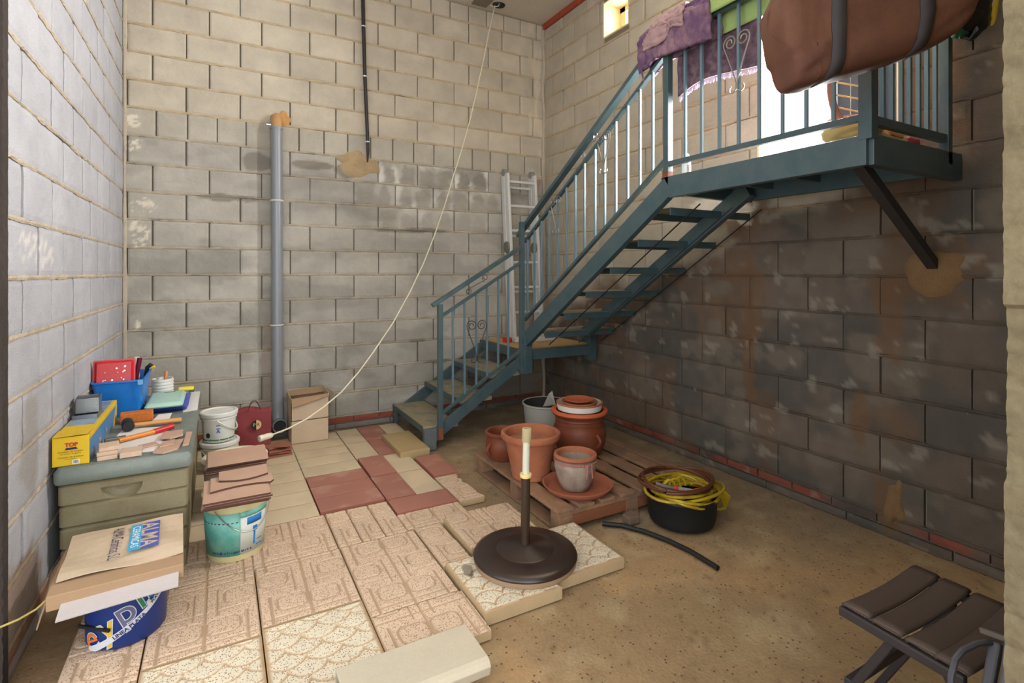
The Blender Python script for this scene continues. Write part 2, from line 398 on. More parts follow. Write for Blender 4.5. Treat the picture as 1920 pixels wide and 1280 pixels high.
# floor
def plane_grid(x0, x1, y0, y1, n, m):
    xs = np.linspace(x0, x1, n); ys = np.linspace(y0, y1, m); X, Y = np.meshgrid(xs, ys, indexing='ij')
    fs = [(i*m+j, (i+1)*m+j, (i+1)*m+j+1, i*m+j+1) for i in range(n-1) for j in range(m-1)]
    return X, Y, fs
X, Y, fs = plane_grid(-2.4, 3.4, -2.4, 4.95, 240, 300)
Zf = (fbm(X*3, Y*3, 5)-.5)*.008+(fbm(X*40, Y*40, 6)-.5)*.003-.004
mb = MB(); mb.v = [tuple(p) for p in np.stack([X, Y, Zf], -1).reshape(-1, 3)]; mb.f = fs
cf = mixc(C3((164, 132, 92))*np.ones((*X.shape, 3)), C3((140, 116, 84))*np.ones((*X.shape, 3)), sstep(.4, .6, fbm(X*1.6, Y*1.6, 3)))
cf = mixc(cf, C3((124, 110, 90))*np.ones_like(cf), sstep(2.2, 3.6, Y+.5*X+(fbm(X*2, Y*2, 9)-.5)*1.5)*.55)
cf = mixc(cf, C3((176, 158, 122))*np.ones_like(cf), sstep(.5, .75, fbm(X*7, Y*7, 13))*.4)
cf = mixc(cf, C3((92, 66, 42))*np.ones_like(cf), sstep(.70, .80, fbm(X*30, Y*30, 15))*.5)
cf = mixc(cf, C3((96, 74, 54))*np.ones_like(cf), blob(X, Y, -.62, 2.55, .24, .42, 4, .3)*.6)
FLM = mat('dusty concrete floor', (92, 66, 44), .95, attr=True, var=.22, scale=11, bump=.7, bscale=80, chips=True, chscale=38, chth=.16)
fl = mb.build('floor', FLM, cols=finish(cf, X.shape), smooth=True); tag(fl, kind='structure')
CEILM = mat('smooth grey ceiling slab', (190, 182, 168), .9, var=.10, scale=4, bump=.1, bscale=40)
mb = MB()
for y0, y1 in ((-.6, .70), (.705, 1.90), (1.905, 3.10), (3.105, 4.3), (4.305, 5.0)): mb.box(-2.4, 3.35, y0, y1, ZC, ZC+.12)
tag(mb.build('ceiling', CEILM, bevel=.003), kind='structure')
REDB = mat('red hollow brick', (150, 66, 40), .85, var=.25, scale=10, bump=.4)
mb = MB()
for i in range(12): mb.box(XR-.030, XR+.0, 1.0+.322*i, 1.316+.322*i, 4.018, 4.079)
tag(mb.build('trim_1', REDB, bevel=.003), kind='structure')
# corner mortar
mb = MB(); pts = [(XR-.010+.006*math.sin(z*9), YB-.010+.006*math.cos(z*13), z) for z in np.linspace(.02, 4.05, 120)]
mb.tube(pts, [.014+.012*float(vnoise(np.array(z*6), np.array(3.), 4)) for z in np.linspace(.02, 4.05, 120)], 7)
CMT = mat('corner mortar', (166, 156, 140), .95, var=.2, scale=14, bump=.6)
tag(mb.build('trim_2', CMT, smooth=True), kind='structure')
mb = MB(); pts = [(XL+.010, YB-.010, z) for z in np.linspace(.02, 4.05, 120)]
mb.tube(pts, [.008+.012*float(vnoise(np.array(z*6), np.array(9.), 4)) for z in np.linspace(.02, 4.05, 120)], 7)
tag(mb.build('trim_3', CMT, smooth=True), kind='structure')

# front wall: the opening the photographer stands in; rough near pier on the right, dark return on the left
def rough_wall(name, P, u0, u1, z0, z1, cfun, amp, freq, cell=.012):
    nu = int((u1-u0)/cell)+2; nz = int((z1-z0)/cell)+2
    us = np.linspace(u0, u1, nu); zs = np.linspace(z0, z1, nz); U, Z = np.meshgrid(us, zs, indexing='ij')
    D = (fbm(U*freq, Z*freq*1.8, 12, 5)-.5)*amp
    return U, Z, D
def rough_box(name, x0, x1, y0, y1, z0, z1, col, amp, freq, cell=.014, edge=None):
    """box whose four sides are one rough skin (wrapped round), with top and bottom"""
    path = [(x0, y0), (x1, y0), (x1, y1), (x0, y1)]; pts = []; L0 = 0
    for i in range(4):
        a = path[i]; b = path[(i+1) % 4]; l = math.hypot(b[0]-a[0], b[1]-a[1]); n = max(2, int(l/cell) if l < .6 else int(l/.05))
        nx, ny = (b[1]-a[1])/l, -(b[0]-a[0])/l
        for k in range(n):
            t = k/n; pts.append((a[0]+(b[0]-a[0])*t, a[1]+(b[1]-a[1])*t, nx, ny, L0+l*t))
        L0 += l
    zs = np.linspace(z0, z1, int((z1-z0)/cell)+1); V = []; n = len(pts); m = len(zs)
    Uu = np.array([p[4] for p in pts]); U, Z = np.meshgrid(Uu, zs, indexing='ij')
    D = (fbm(U*freq, Z*freq*1.7, 12, 5)-.5)*amp
    E = edge(Z) if edge else 0*Z
    for i, p in enumerate(pts):
        for j, z in enumerate(zs):
            ex = E[i, j] if abs(p[0]-x0) < .02 else 0
            V.append((p[0]+p[2]*D[i, j]+ex, p[1]+p[3]*D[i, j], z))
    F = [(i*m+j, ((i+1) % n)*m+j, ((i+1) % n)*m+j+1, i*m+j+1) for i in range(n) for j in range(m-1)]
    F += [tuple(i*m for i in range(n))[::-1], tuple(i*m+m-1 for i in range(n))]
    mb = MB(); mb.v = V; mb.f = F
    c = C3(col)*np.ones((*U.shape, 3))*(.75+.5*fbm(U*8, Z*8, 3))[..., None]
    o = mb.build(name, RENDERM, cols=finish(c, U.shape), smooth=True); tag(o, kind='structure'); return o
def pier_edge(Z):
    z = Z-1.4
    e = np.where(z < -.35, .004, np.where(z < -.055, .016, 0.)); return e+.004*(vnoise(Z*30, Z*0, 4)-.5)
rough_box('wall_front', 1.155, 3.36, .22, .378, 0, ZC, (104, 93, 70), .016, 42, cell=.007, edge=pier_edge)
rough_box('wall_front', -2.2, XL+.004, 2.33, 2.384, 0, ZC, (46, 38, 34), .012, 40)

# small roof terrace side: door leaf and vent louvre
DOORM = mat('grey blue painted door', (46, 55, 66), .5, var=.1, scale=4)
LEAFF = mat('pale door edge', (176, 184, 196), .5, var=.05)
d = bpy.data.objects.new('door_1', None); COL.objects.link(d); d.location = (3.22, 1.45, 1.96); tag(d, kind='structure')
MB().box(3.20, 3.24, 1.475, 1.80, 1.97, 3.93).build('door_panel', DOORM, d, bevel=.003)
MB().box(3.195, 3.245, 1.80, 1.845, 1.97, 3.93).build('door_stile', LEAFF, d, bevel=.003)
mb = MB(); mb.box(3.175, 3.20, 1.55, 1.72, 2.15, 2.95).box(3.175, 3.20, 1.55, 1.72, 3.05, 3.8); mb.build('raised_panel', DOORM, d, bevel=.006)
PLAS = mat('cream plaster reveal', (214, 196, 158), .9, var=.08, bump=.1)
mb = MB(); a, b, c_, e = VENT
mb.box(XR+.0, XR+.255, a-.012, a, c_-.012, e+.012).box(XR+.0, XR+.255, b, b+.012, c_-.012, e+.012)
mb.box(XR, XR+.255, a, b, c_-.012, c_).box(XR, XR+.255, a, b, e, e+.012)
vo = bpy.data.objects.new('window_1', None); COL.objects.link(vo); vo.location = (XR, 3.68, 3.7); tag(vo, kind='structure')
mb.build('reveal', PLAS, vo)
mb = MB(); x = XR+.19
mb.box(x, x+.05, a, a+.05, c_, e).box(x, x+.05, b-.075, b, c_, e).box(x, x+.05, a, b, c_, c_+.05).box(x, x+.05, a, b, e-.05, e)
mb.build('inner_frame', PLAS, vo, bevel=.003)
mb = MB()
for k in range(4): mb.box(x+.02, x+.035, a+.05, b-.075, c_+.085+k*.043, c_+.091+k*.043)
mb.build('louvre', WHITE, vo)
mb = MB(); mb.box(XR-.005, XR+.25, DOOR[0]-.012, DOOR[0]+.0, 1.96, 3.95).box(XR-.005, XR+.25, DOOR[1], DOOR[1]+.015, 1.96, 3.95).box(XR-.005, XR+.25, DOOR[0], DOOR[1], 3.95, 3.965)
tag(mb.build('trim_4', PLAS), kind='structure')

# mortar patches pushed on the walls
def mpatch(name, P, u, z, ru, rz, seed, m=MORTAR, h=.014, hole=None):
    n = 44; rings = 9; V = [P(u, z, h)]; F = []
    for r in range(1, rings+1):
        t = r/rings
        for k in range(n):
            a = 2*math.pi*k/n; j = 1+.35*(float(vnoise(np.array(math.cos(a)*2+seed), np.array(math.sin(a)*2), seed))-.5)*2
            uu = u+ru*t*j*math.cos(a); zz = z+rz*t*j*math.sin(a)
            V.append(P(uu, zz, h*(1-t**3)+.006*(float(vnoise(np.array(uu*40), np.array(zz*40), seed))-.5)*(t < .95)-.003*(t > .95)))
    for k in range(n): F.append((0, 1+k, 1+(k+1) % n))
    for r in range(rings-1):
        for k in range(n): F.append((1+r*n+k, 1+(r+1)*n+k, 1+(r+1)*n+(k+1) % n, 1+r*n+(k+1) % n))
    mb = MB(); mb.v = V; mb.f = F; o = mb.build(name, m, smooth=True); tag(o, kind='structure'); return o
PB = lambda u, z, d: (u, YB-d, z); PR = lambda u, z, d: (XR-d, u, z)
OCH = mat('ochre mortar', (176, 132, 82), .95, var=.2, scale=14, bump=.6)
OCHD = mat('brown repair mortar', (112, 86, 56), .95, var=.25, scale=14, bump=.6)
mpatch('trim_5', PB, 1.10, 2.37, .19, .105, 3)
mpatch('trim_6', PB, .470, 2.700, .062, .06, 5, OCH, .006)
mpatch('trim_7', PR, 1.29, 1.42, .13, .115, 8, OCHD, .02)
mpatch('trim_8', PR, 1.45, .20, .05, .13, 11, OCHD, .015)

# ---------------------------------------------------------------- paving tiles
def sd_rr(x, y, w_, h, r):
    qx = np.abs(x)-w_+r; qy = np.abs(y)-h+r
    return np.hypot(np.maximum(qx, 0), np.maximum(qy, 0))+np.minimum(np.maximum(qx, qy), 0)-r
def tile(x0, x1, y0, y1, top, thick, kind, label, group=None, seed=0, ragged=False, cat='paving slab', name=None):
    cell = .02 if kind in ('red', 'cream') else .0055
    nx = max(3, int((x1-x0)/cell)); ny = max(3, int((y1-y0)/cell))
    xs = np.linspace(x0, x1, nx); ys = np.linspace(y0, y1, ny); X, Y = np.meshgrid(xs, ys, indexing='ij')
    Z = np.full_like(X, top)+(fbm(X*12, Y*12, seed)-.5)*.0015
    chip = np.zeros_like(X)
    if kind == 'red': c = C3((150, 100, 86))*(.93+.14*rnd.random())*np.ones((*X.shape, 3)); c *= (.9+.2*fbm(X*6, Y*6, seed))[..., None]; c = mixc(c, C3((186, 160, 138))*np.ones_like(c), sstep(.55, .75, fbm(X*7, Y*7, seed+5))*.35)
    elif kind == 'cream': c = C3((190, 172, 144))*(.95+.07*rnd.random())*np.ones((*X.shape, 3)); c = mixc(c, C3((172, 156, 134))*np.ones_like(c), sstep(.45, .7, fbm(X*6, Y*6, seed))*.6)
    else:
        if kind == 'greek':
            u = X-x0; v = Y-y0; cw = .188; ch_ = .200
            iu = np.floor(u/cw); iv = np.floor(v/ch_); cx = np.mod(u, cw)-cw/2; cy = np.mod(v, ch_)-ch_/2
            par = np.mod(iu+iv, 2); sg = np.where(par > 0, 1., -1.)
            d = np.abs(sd_rr(cx+.030*sg, cy-.028, .058, .052, .034))
            d = np.where((cx*sg > .055) & (cy < .0), 1, d)
            d = np.minimum(d, np.abs(cx-sg*.052)+np.where(np.abs(cy) > .1, 1, 0))
            d = np.minimum(d, np.abs(cy+.064)+np.where(cx*sg < -.02, .0, .0))
            d = np.minimum(d, np.minimum(cx+cw/2, cw/2-cx))
            g = 1-sstep(.0022, .0060, d); face = C3((192, 168, 144)); gc = C3((160, 134, 108)); chip[:] = 1
        else:
            flip = 1 if kind == 'shell' else -1
            u = X-x0; v = (Y-y0)*flip; Rr = .074; p = .058; wd = .127
            own = np.full(X.shape, 1e3); done = np.zeros(X.shape, bool)
            jmin = int(np.floor(v.min()/p))-3; jmax = int(np.ceil(v.max()/p))+3
            for j in range(jmax, jmin-1, -1):      # rows laid like roof tiles
                off = (j % 2)*wd/2; du = np.mod(u-off+wd/2, wd)-wd/2; dd = np.hypot(du, v-j*p)
                hit = (~done) & (dd < Rr)
                own[hit] = Rr-dd[hit]; done |= hit
            g = 1-sstep(.005, .0115, own); g[~done] = 1
            face = C3((200, 190, 168)); gc = C3((164, 136, 104)); chip[:] = 1
        rim = np.minimum.reduce([X-x0, x1-X, Y-y0, y1-Y]); rg = (1-sstep(.008, .014, rim)) if kind != 'greek' else 0*rim
        g = np.maximum(g, rg); Z = Z-.0045*g; chip = chip*(1-g)
        c = mixc(face*np.ones((*X.shape, 3)), gc*np.ones((*X.shape, 3)), g)
        c *= (.92+.16*fbm(X*5, Y*5, seed))[..., None]
        if label.startswith('shell paver carrying'): c = mixc(c, C3((70, 66, 62))*np.ones_like(c), blob(X, Y, .98, 2.17, .03, .05, 3, .7)*.7)
    rim = np.minimum.reduce([X-x0, x1-X, Y-y0, y1-Y]); Z = Z-.002*(rim < 1e-6)
    V = np.stack([X, Y, Z], -1).reshape(-1, 3).tolist(); F = [(i*ny+j, (i+1)*ny+j, (i+1)*ny+j+1, i*ny+j+1) for i in range(nx-1) for j in range(ny-1)]
    cols = finish(c, X.shape); cols[..., 3] = chip; cols = cols.reshape(-1, 4).tolist()
    ring = [i*ny for i in range(nx)]+[(nx-1)*ny+j for j in range(1, ny)]+[i*ny+ny-1 for i in range(nx-2, -1, -1)]+[j for j in range(ny-2, 0, -1)]
    nb = len(V); side = C3((150, 92, 76)) if kind == 'red' else C3((176, 152, 116))
    rr = random.Random(seed+3)
    for q in ring:
        x, y, z = V[q]; V.append([x, y, z]); cols.append([*side, 0])
    for q in ring:
        x, y, z = V[q]; V.append([x, y, top-thick]); cols.append([*(side*.9), 0])
    n = len(ring)
    F += [(nb+(i+1) % n, nb+i, nb+n+i, nb+n+(i+1) % n) for i in range(n)]+[tuple(nb+n+i for i in range(n))[::-1]]
    if ragged:
        for v in V:
            if v[0] > x1-.03: v[0] += .03*(float(vnoise(np.array(v[1]*25), np.array(1.), seed))-.4)
    mb = MB(); mb.v = V; mb.f = F
    o = mb.build(name or 'paving_tile', PAVER if kind not in ('red', 'cream') else mat('smooth floor tile', (0, 0, 0), .75, attr=True, var=.06, scale=12, bump=.06), origin=((x0+x1)/2, (y0+y1)/2, top-thick), cols=cols)
    return tag(o, label, cat, group)
G1 = 'smooth red and cream floor tiles'; G2 = 'patterned terrazzo pavers'
T = .036
reds = [(1.052, 1.235, 4.31, 4.69, .04, 'smooth red floor tile against the back wall, left of the step slab'),
        (1.052, 1.235, 3.92, 4.30, .04, 'smooth red floor tile alongside the tan step slab, nearer one'),
        (.885, 1.06, 3.525, 3.91, .047, 'red floor tile lying proud, diagonal to the step slab between two cream tiles'),
        (.88, 1.06, 3.125, 3.515, .044, 'red floor tile left of the near cream tile, above the long red tile'),
        (.505, .872, 3.54, 3.73, .040, 'farthest of the three long red tiles laid side by side'),
        (.505, .872, 3.345, 3.535, .040, 'middle of the three long red tiles laid side by side'),
        (.505, .872, 3.15, 3.34, .041, 'nearest of the three long red tiles laid side by side'),
        (1.252, 1.425, 3.325, 3.72, .050, 'red floor tile at the outer right edge, in front of the bottom step'),
        (.878, 1.24, 2.915, 3.105, .047, 'long red tile lying raised over the patterned pavers')]
for i, (a, b, c_, d_, z, lb) in enumerate(reds): tile(a, b, c_, d_, z, z-.003, 'red', lb, None, i, cat='floor tile', name='floor_tile')
creams = [(.88, 1.048, 4.31, 4.70, 'cream tile against the back wall, between the carton and the red tiles'),
          (.88, 1.048, 3.92, 4.305, 'cream tile left of the two red tiles by the step slab'),
          (1.065, 1.24, 3.525, 3.91, 'cream tile between the proud red tile and the outermost red tile'),
          (1.065, 1.24, 3.115, 3.515, 'cream tile behind the long raised red tile'),
          (1.245, 1.40, 4.32, 4.70, 'cream tile tucked behind the tan step slab')]
for k, (y0, y1) in enumerate(((4.50, 4.69), (4.31, 4.495), (4.12, 4.305), (3.93, 4.115), (3.735, 3.925))):
    creams.append((.502, .872, y0, y1, ['long cream tile under the cartons', 'long cream tile just in front of the cartons', 'long cream tile two rows in front of the cartons',
                   'long cream tile three rows in front of the cartons', 'long cream tile touching the farthest long red tile'][k]))
for i, (a, b, c_, d_, lb) in enumerate(creams): tile(a, b, c_, d_, .037, .034, 'cream', lb, None, 20+i, cat='floor tile', name='floor_tile')
for k in range(8):
    tile(.125, .497, 3.125+.196*k, 3.125+.196*k+.191, .036, .033, 'cream', 'pale cream tile in the column between the buckets and the red tiles', 'pale cream tiles beside the buckets', 40+k, cat='floor tile', name='floor_tile')
for k in range(8):
    tile(-.25, .120, 3.125+.196*k, 3.125+.196*k+.191, .036, .033, 'cream', 'pale cream tile under the stacked buckets next to the beige chest', 'pale cream tiles under the buckets', 50+k, cat='floor tile', name='floor_tile')
pav = [(.14, .517, 2.70, 3.11, .040, 'greek', 'maze pattern paver right of the turquoise bucket'),
       (.522, .632, 2.70, 3.11, .041, 'greek', 'narrow cut paver, leftmost of three below the red tiles'),
       (.637, .752, 2.70, 3.11, .041, 'greek', 'narrow cut paver, middle of three below the red tiles'),
       (.757, .868, 2.70, 3.11, .041, 'greek', 'narrow cut paver, rightmost of three, touching the raised long red tile'),
       (.873, 1.24, 2.712, 2.905, .040, 'greek', 'half paver lying in front of the raised long red tile'),
       (1.252, 1.40, 2.90, 3.31, .042, 'greek', 'broken paver with ragged right edge, in front of the outermost red tile'),
       (.525, .900, 2.095, 2.693, .041, 'greek', 'large maze pattern paver, left of the narrow upright one, in the middle of the floor'),
       (.525, .908, 1.80, 2.090, .041, 'greek', 'maze pattern paver partly covered by the grey coping slab'),
       (.145, .520, 2.235, 2.695, .040, 'greek', 'maze pattern paver behind the far left corner of the shell pavers'),
       (.145, .520, 1.62, 2.230, .041, 'shell', 'fish-scale paver touching the grey coping slab, right one of the near pair'),
       (-.235, .140, 2.700, 3.11, .040, 'greek', 'maze pattern paver under the turquoise bucket'),
       (-.235, .140, 2.200, 2.695, .040, 'greek', 'maze pattern paver to the right of the blue paint tub'),
       (-.235, .140, 1.60, 2.195, .041, 'shell', 'fish-scale paver at the bottom edge, left one of the near pair'),
       (-.47, -.240, 1.75, 2.150, .040, 'greek', 'maze pattern paver in front of the blue paint tub at the bottom left'),
       (-.47, -.240, 2.155, 2.70, .040, 'greek', 'maze pattern paver the blue paint tub stands on'),
       (.908, 1.055, 2.295, 2.705, .041, 'greek', 'narrow paver between the large maze paver and the raised one'),
       (1.075, 1.47, 2.345, 2.72, .060, 'greek', 'raised maze pattern paver behind the parasol base'),
       (.915, 1.285, 1.875, 2.285, .060, 'shellr', 'shell paver carrying the left side of the parasol base, dirty black smudge'),
       (1.290, 1.675, 1.93, 2.335, .060, 'shellr', 'shell paver at the right of the parasol base, pointing to the bare floor')]
for i, (a, b, c_, d_, z, k, lb) in enumerate(pav): tile(a, b, c_, d_, z, z-.003, k, lb, None, 70+i, ragged=(i == 5))
# step slab and coping slabs
STONE = mat('pale cast stone', (174, 164, 144), .8, var=.08, scale=8, bump=.15)
STONED = mat('tan sandstone slab', (158, 136, 96), .85, var=.1, scale=8, bump=.2)
MB().box(1.165, 1.395, 3.79, 4.30, .006, .075, TR()).build('step_slab', STONED, origin=(1.28, 4.04, .006), bevel=.006)
tag(bpy.data.objects['step_slab'], 'thick tan stone slab lying in front of the bottom stair tread', 'slab')
def coping(x0, x1, y0, y1, z, lb):
    yz = [(y0+.012, z-.005), (y0, z-.02), (y0+.01, z-.055), (y0+.03, z-.055), (y0+.05, z-.035), (y1, z-.035), (y1, z), (y0+.028, z)]
    mb = MB(); n = len(yz); vs = [(x, y, zz) for x in (x0, x1) for y, zz in yz]
    mb.add(vs, [tuple(range(n)), tuple(range(n, 2*n))[::-1]]+[(i, n+i, n+(i+1) % n, (i+1) % n) for i in range(n)])
    tag(mb.build('coping_slab', STONE, origin=((x0+x1)/2, (y0+y1)/2, z-.055), bevel=.003), lb, 'coping slab')
coping(.335, .80, 1.585, 1.80, .098, 'pale stone coping slab with a rounded nose, lying over the patterned pavers')
coping(-.16, .325, 1.54, 1.755, .098, 'second coping slab, only its top edge in view at the bottom of the picture')

# ---------------------------------------------------------------- staircase
S = thing('staircase', 'blue green steel staircase with quarter landing, scroll railings and an upper platform', 'staircase', (1.9, 4.2, 0))
XO = 2.315; YL = 3.93; ZL = .73; ZP = 1.96; GO = .274; RI = .1757; YP = 2.286; YE = 1.18; XI = 2.80; XW = 3.055
def sbox(name, *a, m=TEAL, bevel=.002, parent=None): return MB().box(*a).build(name, m, parent or S, bevel=bevel)
def sbar(name, a, b, w_, h, m=TEAL, up=(0, 0, 1), parent=None): return MB().bar(a, b, w_, h, up).build(name, m, parent or S, bevel=.0015)
# lower flight (rises to +x): channels and three dusty tread plates with raised dots
for y, nm in ((4.80, 'stringer'), (YL+.02, 'stringer')):
    sbar(nm, (1.47, y, .10), (2.31, y, .655), .035, .085)
for k in range(3):
    z = .18*(k+1)+.005; x0 = 1.43+.278*k if k else 1.40
    t = MB().box(x0, x0+.30, YL+.04, 4.785, z-.035, z)
    for i in range(7):
        for j in range(18):
            cx = x0+.035+.038*i; cy = YL+.08+.039*j+(i % 2)*.018
            if cy < 4.77: t.bar((cx-.009, cy, z-.0005), (cx+.009, cy, z-.0005), .006, .005)
    t = t.build('tread', STEPM, S); tag(t, kind=None)
    mb = MB(); mb.bar((x0, YL+.04, z-.02), (x0, 4.785, z-.02), .006, .045); mb.bar((x0+.3, YL+.04, z-.02), (x0+.3, 4.785, z-.02), .006, .045); mb.build('tread_edge', TEAL, t)
sbox('foot_post', 1.40, 1.435, 4.74, 4.785, .0, .15); sbox('foot_post', 1.40, 1.50, YL-.0, YL+.045, .0, .17, m=mat('grey worn steel', (96, 104, 106), .5, metal=.3, var=.25, scale=20))
# landing
lp = sbox('landing_plate', XO+.0, XW, YL+.02, 4.81, ZL-.006, ZL, m=mat('dusty landing plate', (168, 142, 100), .85, var=.15, scale=8, bump=.2))
mb = MB(); mb.box(XO-.02, XW, YL-.02, YL+.02, ZL-.085, ZL+.0); mb.box(XO-.02, XO+.02, YL, 4.81, ZL-.085, ZL-.007).box(XO, XW, 4.77, 4.81, ZL-.085, ZL-.007); mb.build('landing_frame', TEAL, S, bevel=.002)
sbox('landing_post', XO-.03, XO+.045, YL-.035, YL+.035, ZL-.20, ZL+.12)
sbox('landing_post', XW-.07, XW, YL-.03, YL+.03, ZL-.14, ZL+.16)
# upper flight (rises towards the camera, -y)
sl = RI/GO
def zs_(y): return ZL+(YL-y)*sl
sbar('stringer', (XO, 3.955, ZL+.065), (XO, 2.26, 1.905), .045, .115)
sbar('stringer', (XI, 3.80, ZL+.10), (XI, 2.10, 1.90), .045, .10)
for k in range(1, 7):
    z = ZL+RI*k; y1 = YL-GO*(k-1)+.01; y0 = y1-.285
    t = sbox('tread', XO+.023, XW, y0, y1, z-.004, z, m=STEPM)
    mb = MB(); mb.box(XO+.023, XW, y0-.002, y0+.004, z-.046, z-.001).box(XO+.023, XW, y1-.004, y1+.002, z-.046, z-.001); mb.build('tread_edge', TEAL, t)
for x, e in ((2.47, .0), (2.78, .02), (3.03, .0)):
    MB().tube([(x, 3.80, ZL+.05), (x, 2.18+e, 1.80)], .0045, 6).build('tie_rod', BLACK, S)
# platform
mb = MB(); mb.box(XO-.02, XO+.025, YE, YP+.03, ZP-.125, ZP).box(XO, XW+.03, YE-.02, YE+.025, ZP-.125, ZP)
mb.box(XO, XW, YP-.02, YP+.02, ZP-.105, ZP).box(XI+.06, XI+.10, YE, YP, ZP-.12, ZP-.01)
mb.build('platform_frame', TEAL, S, bevel=.003)
sbox('platform_plate', XO+.025, XW+.03, YE+.03, YP-.02, ZP-.02, ZP-.012, m=mat('dark underside plate', (58, 66, 72), .6, var=.2))
mb = MB(); mb.box(XO+.02, XI+.06, 1.70, 1.74, ZP-.07, ZP-.025).box(XO+.02, XI+.06, 1.98, 2.01, ZP-.07, ZP-.025); mb.build('cross_bar', TEAL, S)
sbar('brace', (XO+.04, YE+.06, ZP-.10), (XR-.012, 1.275, 1.435), .045, .045, m=mat('dark rusty tube', (48, 42, 40), .6, var=.2))
# posts
sbox('post', 1.51, 1.548, YL-.02, YL+.02, .13, 1.147)
sbox('post_foot', 1.508, 1.55, YL-.022, YL+.022, .08, .17, m=mat('rusty steel', (112, 64, 42), .85, var=.3))
sbox('post', XO-.06, XO-.022, YL-.02, YL+.02, ZL-.2, 1.83)
sbox('post', XO-.018, XO+.022, YP-.022, YP+.018, ZP-.05, 2.86)
mb = MB(); mb.box(XO-.02, XO+.02, YP-.024, YP+.02, ZP-.05, ZP+.03); mb.build('post_foot', _mats['rusty steel'], S)
sbox('post', XO-.022, XO+.03, YE-.022, YE+.03, ZP-.02, 2.84)
sbox('post', 2.95, 2.99, YE-.02, YE+.02, ZP-.06, 2.80)
# lower railing
sl2 = .595
sbar('handrail', (1.465, YL, 1.125+.012), (2.275, YL, 1.125+.012+.81*sl2), .045, .03)
def zr(x): return 1.045+(x-1.53)*sl2
sbar('rail', (1.53, YL, zr(1.53)), (2.275, YL, zr(2.275)), .03, .022)
def zb(x): return .275+(x-1.53)*.62
sbar('rail', (1.53, YL, zb(1.53)), (2.275, YL, zb(2.275)), .03, .022)
for x in (1.637, 1.739, 1.844, 1.941, 2.046, 2.142): sbox('baluster', x-.007, x+.007, YL-.007, YL+.007, zb(x), zr(x), m=TEALL, bevel=0)
# upper railing
HA, HB = 3.95, 2.31
def zh(y): return 1.79+(3.95-y)*.625
def zm(y): return 1.660+(3.95-y)*.625
def zq(y): return .985+(3.95-y)*.652
sbar('handrail', (XO, 4.06, zh(4.06)), (XO, YP, zh(YP)), .05, .03)
sbar('rail', (XO, 3.95, zm(3.95)), (XO, YP, zm(YP)), .03, .022)
sbar('rail', (XO, 3.95, zq(3.95)), (XO, YP, zq(YP)), .03, .022)
for y in (3.903, 3.789, 3.68, 3.56, 3.438, 3.322, 3.205, 3.094, 2.97, 2.864, 2.747, 2.631, 2.517, 2.405):
    sbox('baluster', XO-.007, XO+.007, y-.007, y+.007, zq(y), zm(y), m=TEALL, bevel=0)
# platform railings
ZT = 2.775
sbar('handrail', (XO, YP+.02, ZT+.075), (XO, YE-.02, ZT+.075), .05, .025)
sbar('rail', (XO, YP, ZT), (XO, YE, ZT), .03, .022)
sbar('rail', (XO, YP, 2.035), (XO, YE, 2.035), .03, .028)
for y in (2.148, 2.031, 1.914, 1.796, 1.678, 1.557, 1.441, 1.32): sbox('baluster', XO-.007, XO+.007, y-.007, y+.007, 2.04, ZT, m=TEALL, bevel=0)
sbar('handrail', (XO, YE, ZT+.075), (2.985, YE, ZT+.075), .05, .025, up=(0, 0, 1))
sbar('rail', (XO, YE, 2.02), (2.985, YE, 2.02), .03, .035)
for x in (2.421, 2.493, 2.571, 2.639, 2.718, 2.794, 2.87): sbox('baluster', x-.008, x+.008, YE-.008, YE+.008, 2.03, ZT+.07, m=TEALL, bevel=0)
# scroll hearts
def heart_pts(side, w_=.155, h=.36):
    P = []; cx = .25*w_; cz = .30*h
    for i in range(50):
        t = i/49; a = R(560)*(1-t); r = (.07+.18*t)*w_; P.append((cx+r*math.cos(a), cz+r*math.sin(a)))
    e = P[-1]
    for i in range(1, 15):
        t = i/14; P.append((e[0]*(1-t)**1.15+.004, e[1]+(-.30*h-e[1])*t))
    cx, cz, r0 = .17*w_, -.37*h, .15*w_
    for i in range(1, 24):
        t = i/23; a = R(160+270*t); r = r0*(1-.35*t); P.append((cx+r*math.cos(a), cz+r*math.sin(a)))
    return [(side*a, b) for a, b in P]
def heart(axis, u, z, sc_=1., m=GALV):
    mb = MB()
    for sd in (-1, 1):
        pts = [((XO-.012, u+a*sc_, z+b*sc_) if axis == 'y' else (u+a*sc_, YL-.012, z+b*sc_)) for a, b in heart_pts(sd)]
        mb.tube(pts, .0038, 6)
    mb.build('scroll_heart', m, S, smooth=True)
SCD = mat('dark scroll steel', (84, 82, 78), .4, metal=.6, var=.1)
heart('x', 1.844, .84, 1.15, SCD); heart('y', 3.452, 1.90-.05, .95); heart('y', 2.864, 2.22, .95); heart('y', 1.800, 2.47, 1.0)
def rail_scroll(axis, u, z, sc_=1., sl_=.6, m=GALV):
    pts = []
    for i in range(22):
        a = math.pi*2.6*i/21-.5; r = .012+.016*i/21; pts.append((-.075+r*math.cos(a), -.055+r*math.sin(a)))
    pts2 = [(.06-p[0]-.06, -p[1]) for p in pts]
    allp = pts+[(-.04, -.02), (0, .0), (.04, .02)]+pts2[::-1]
    mb = MB(); mb.tube([((XO, u-a*sc_, z+b*sc_) if axis == 'y' else (u+a*sc_, YL, z+b*sc_)) for a, b in allp], .0035, 6); mb.build('rail_scroll', m, S, smooth=True)
rail_scroll('x', 1.85, 1.30, 1., m=SCD); rail_scroll('y', 3.04, 2.30, 1.)

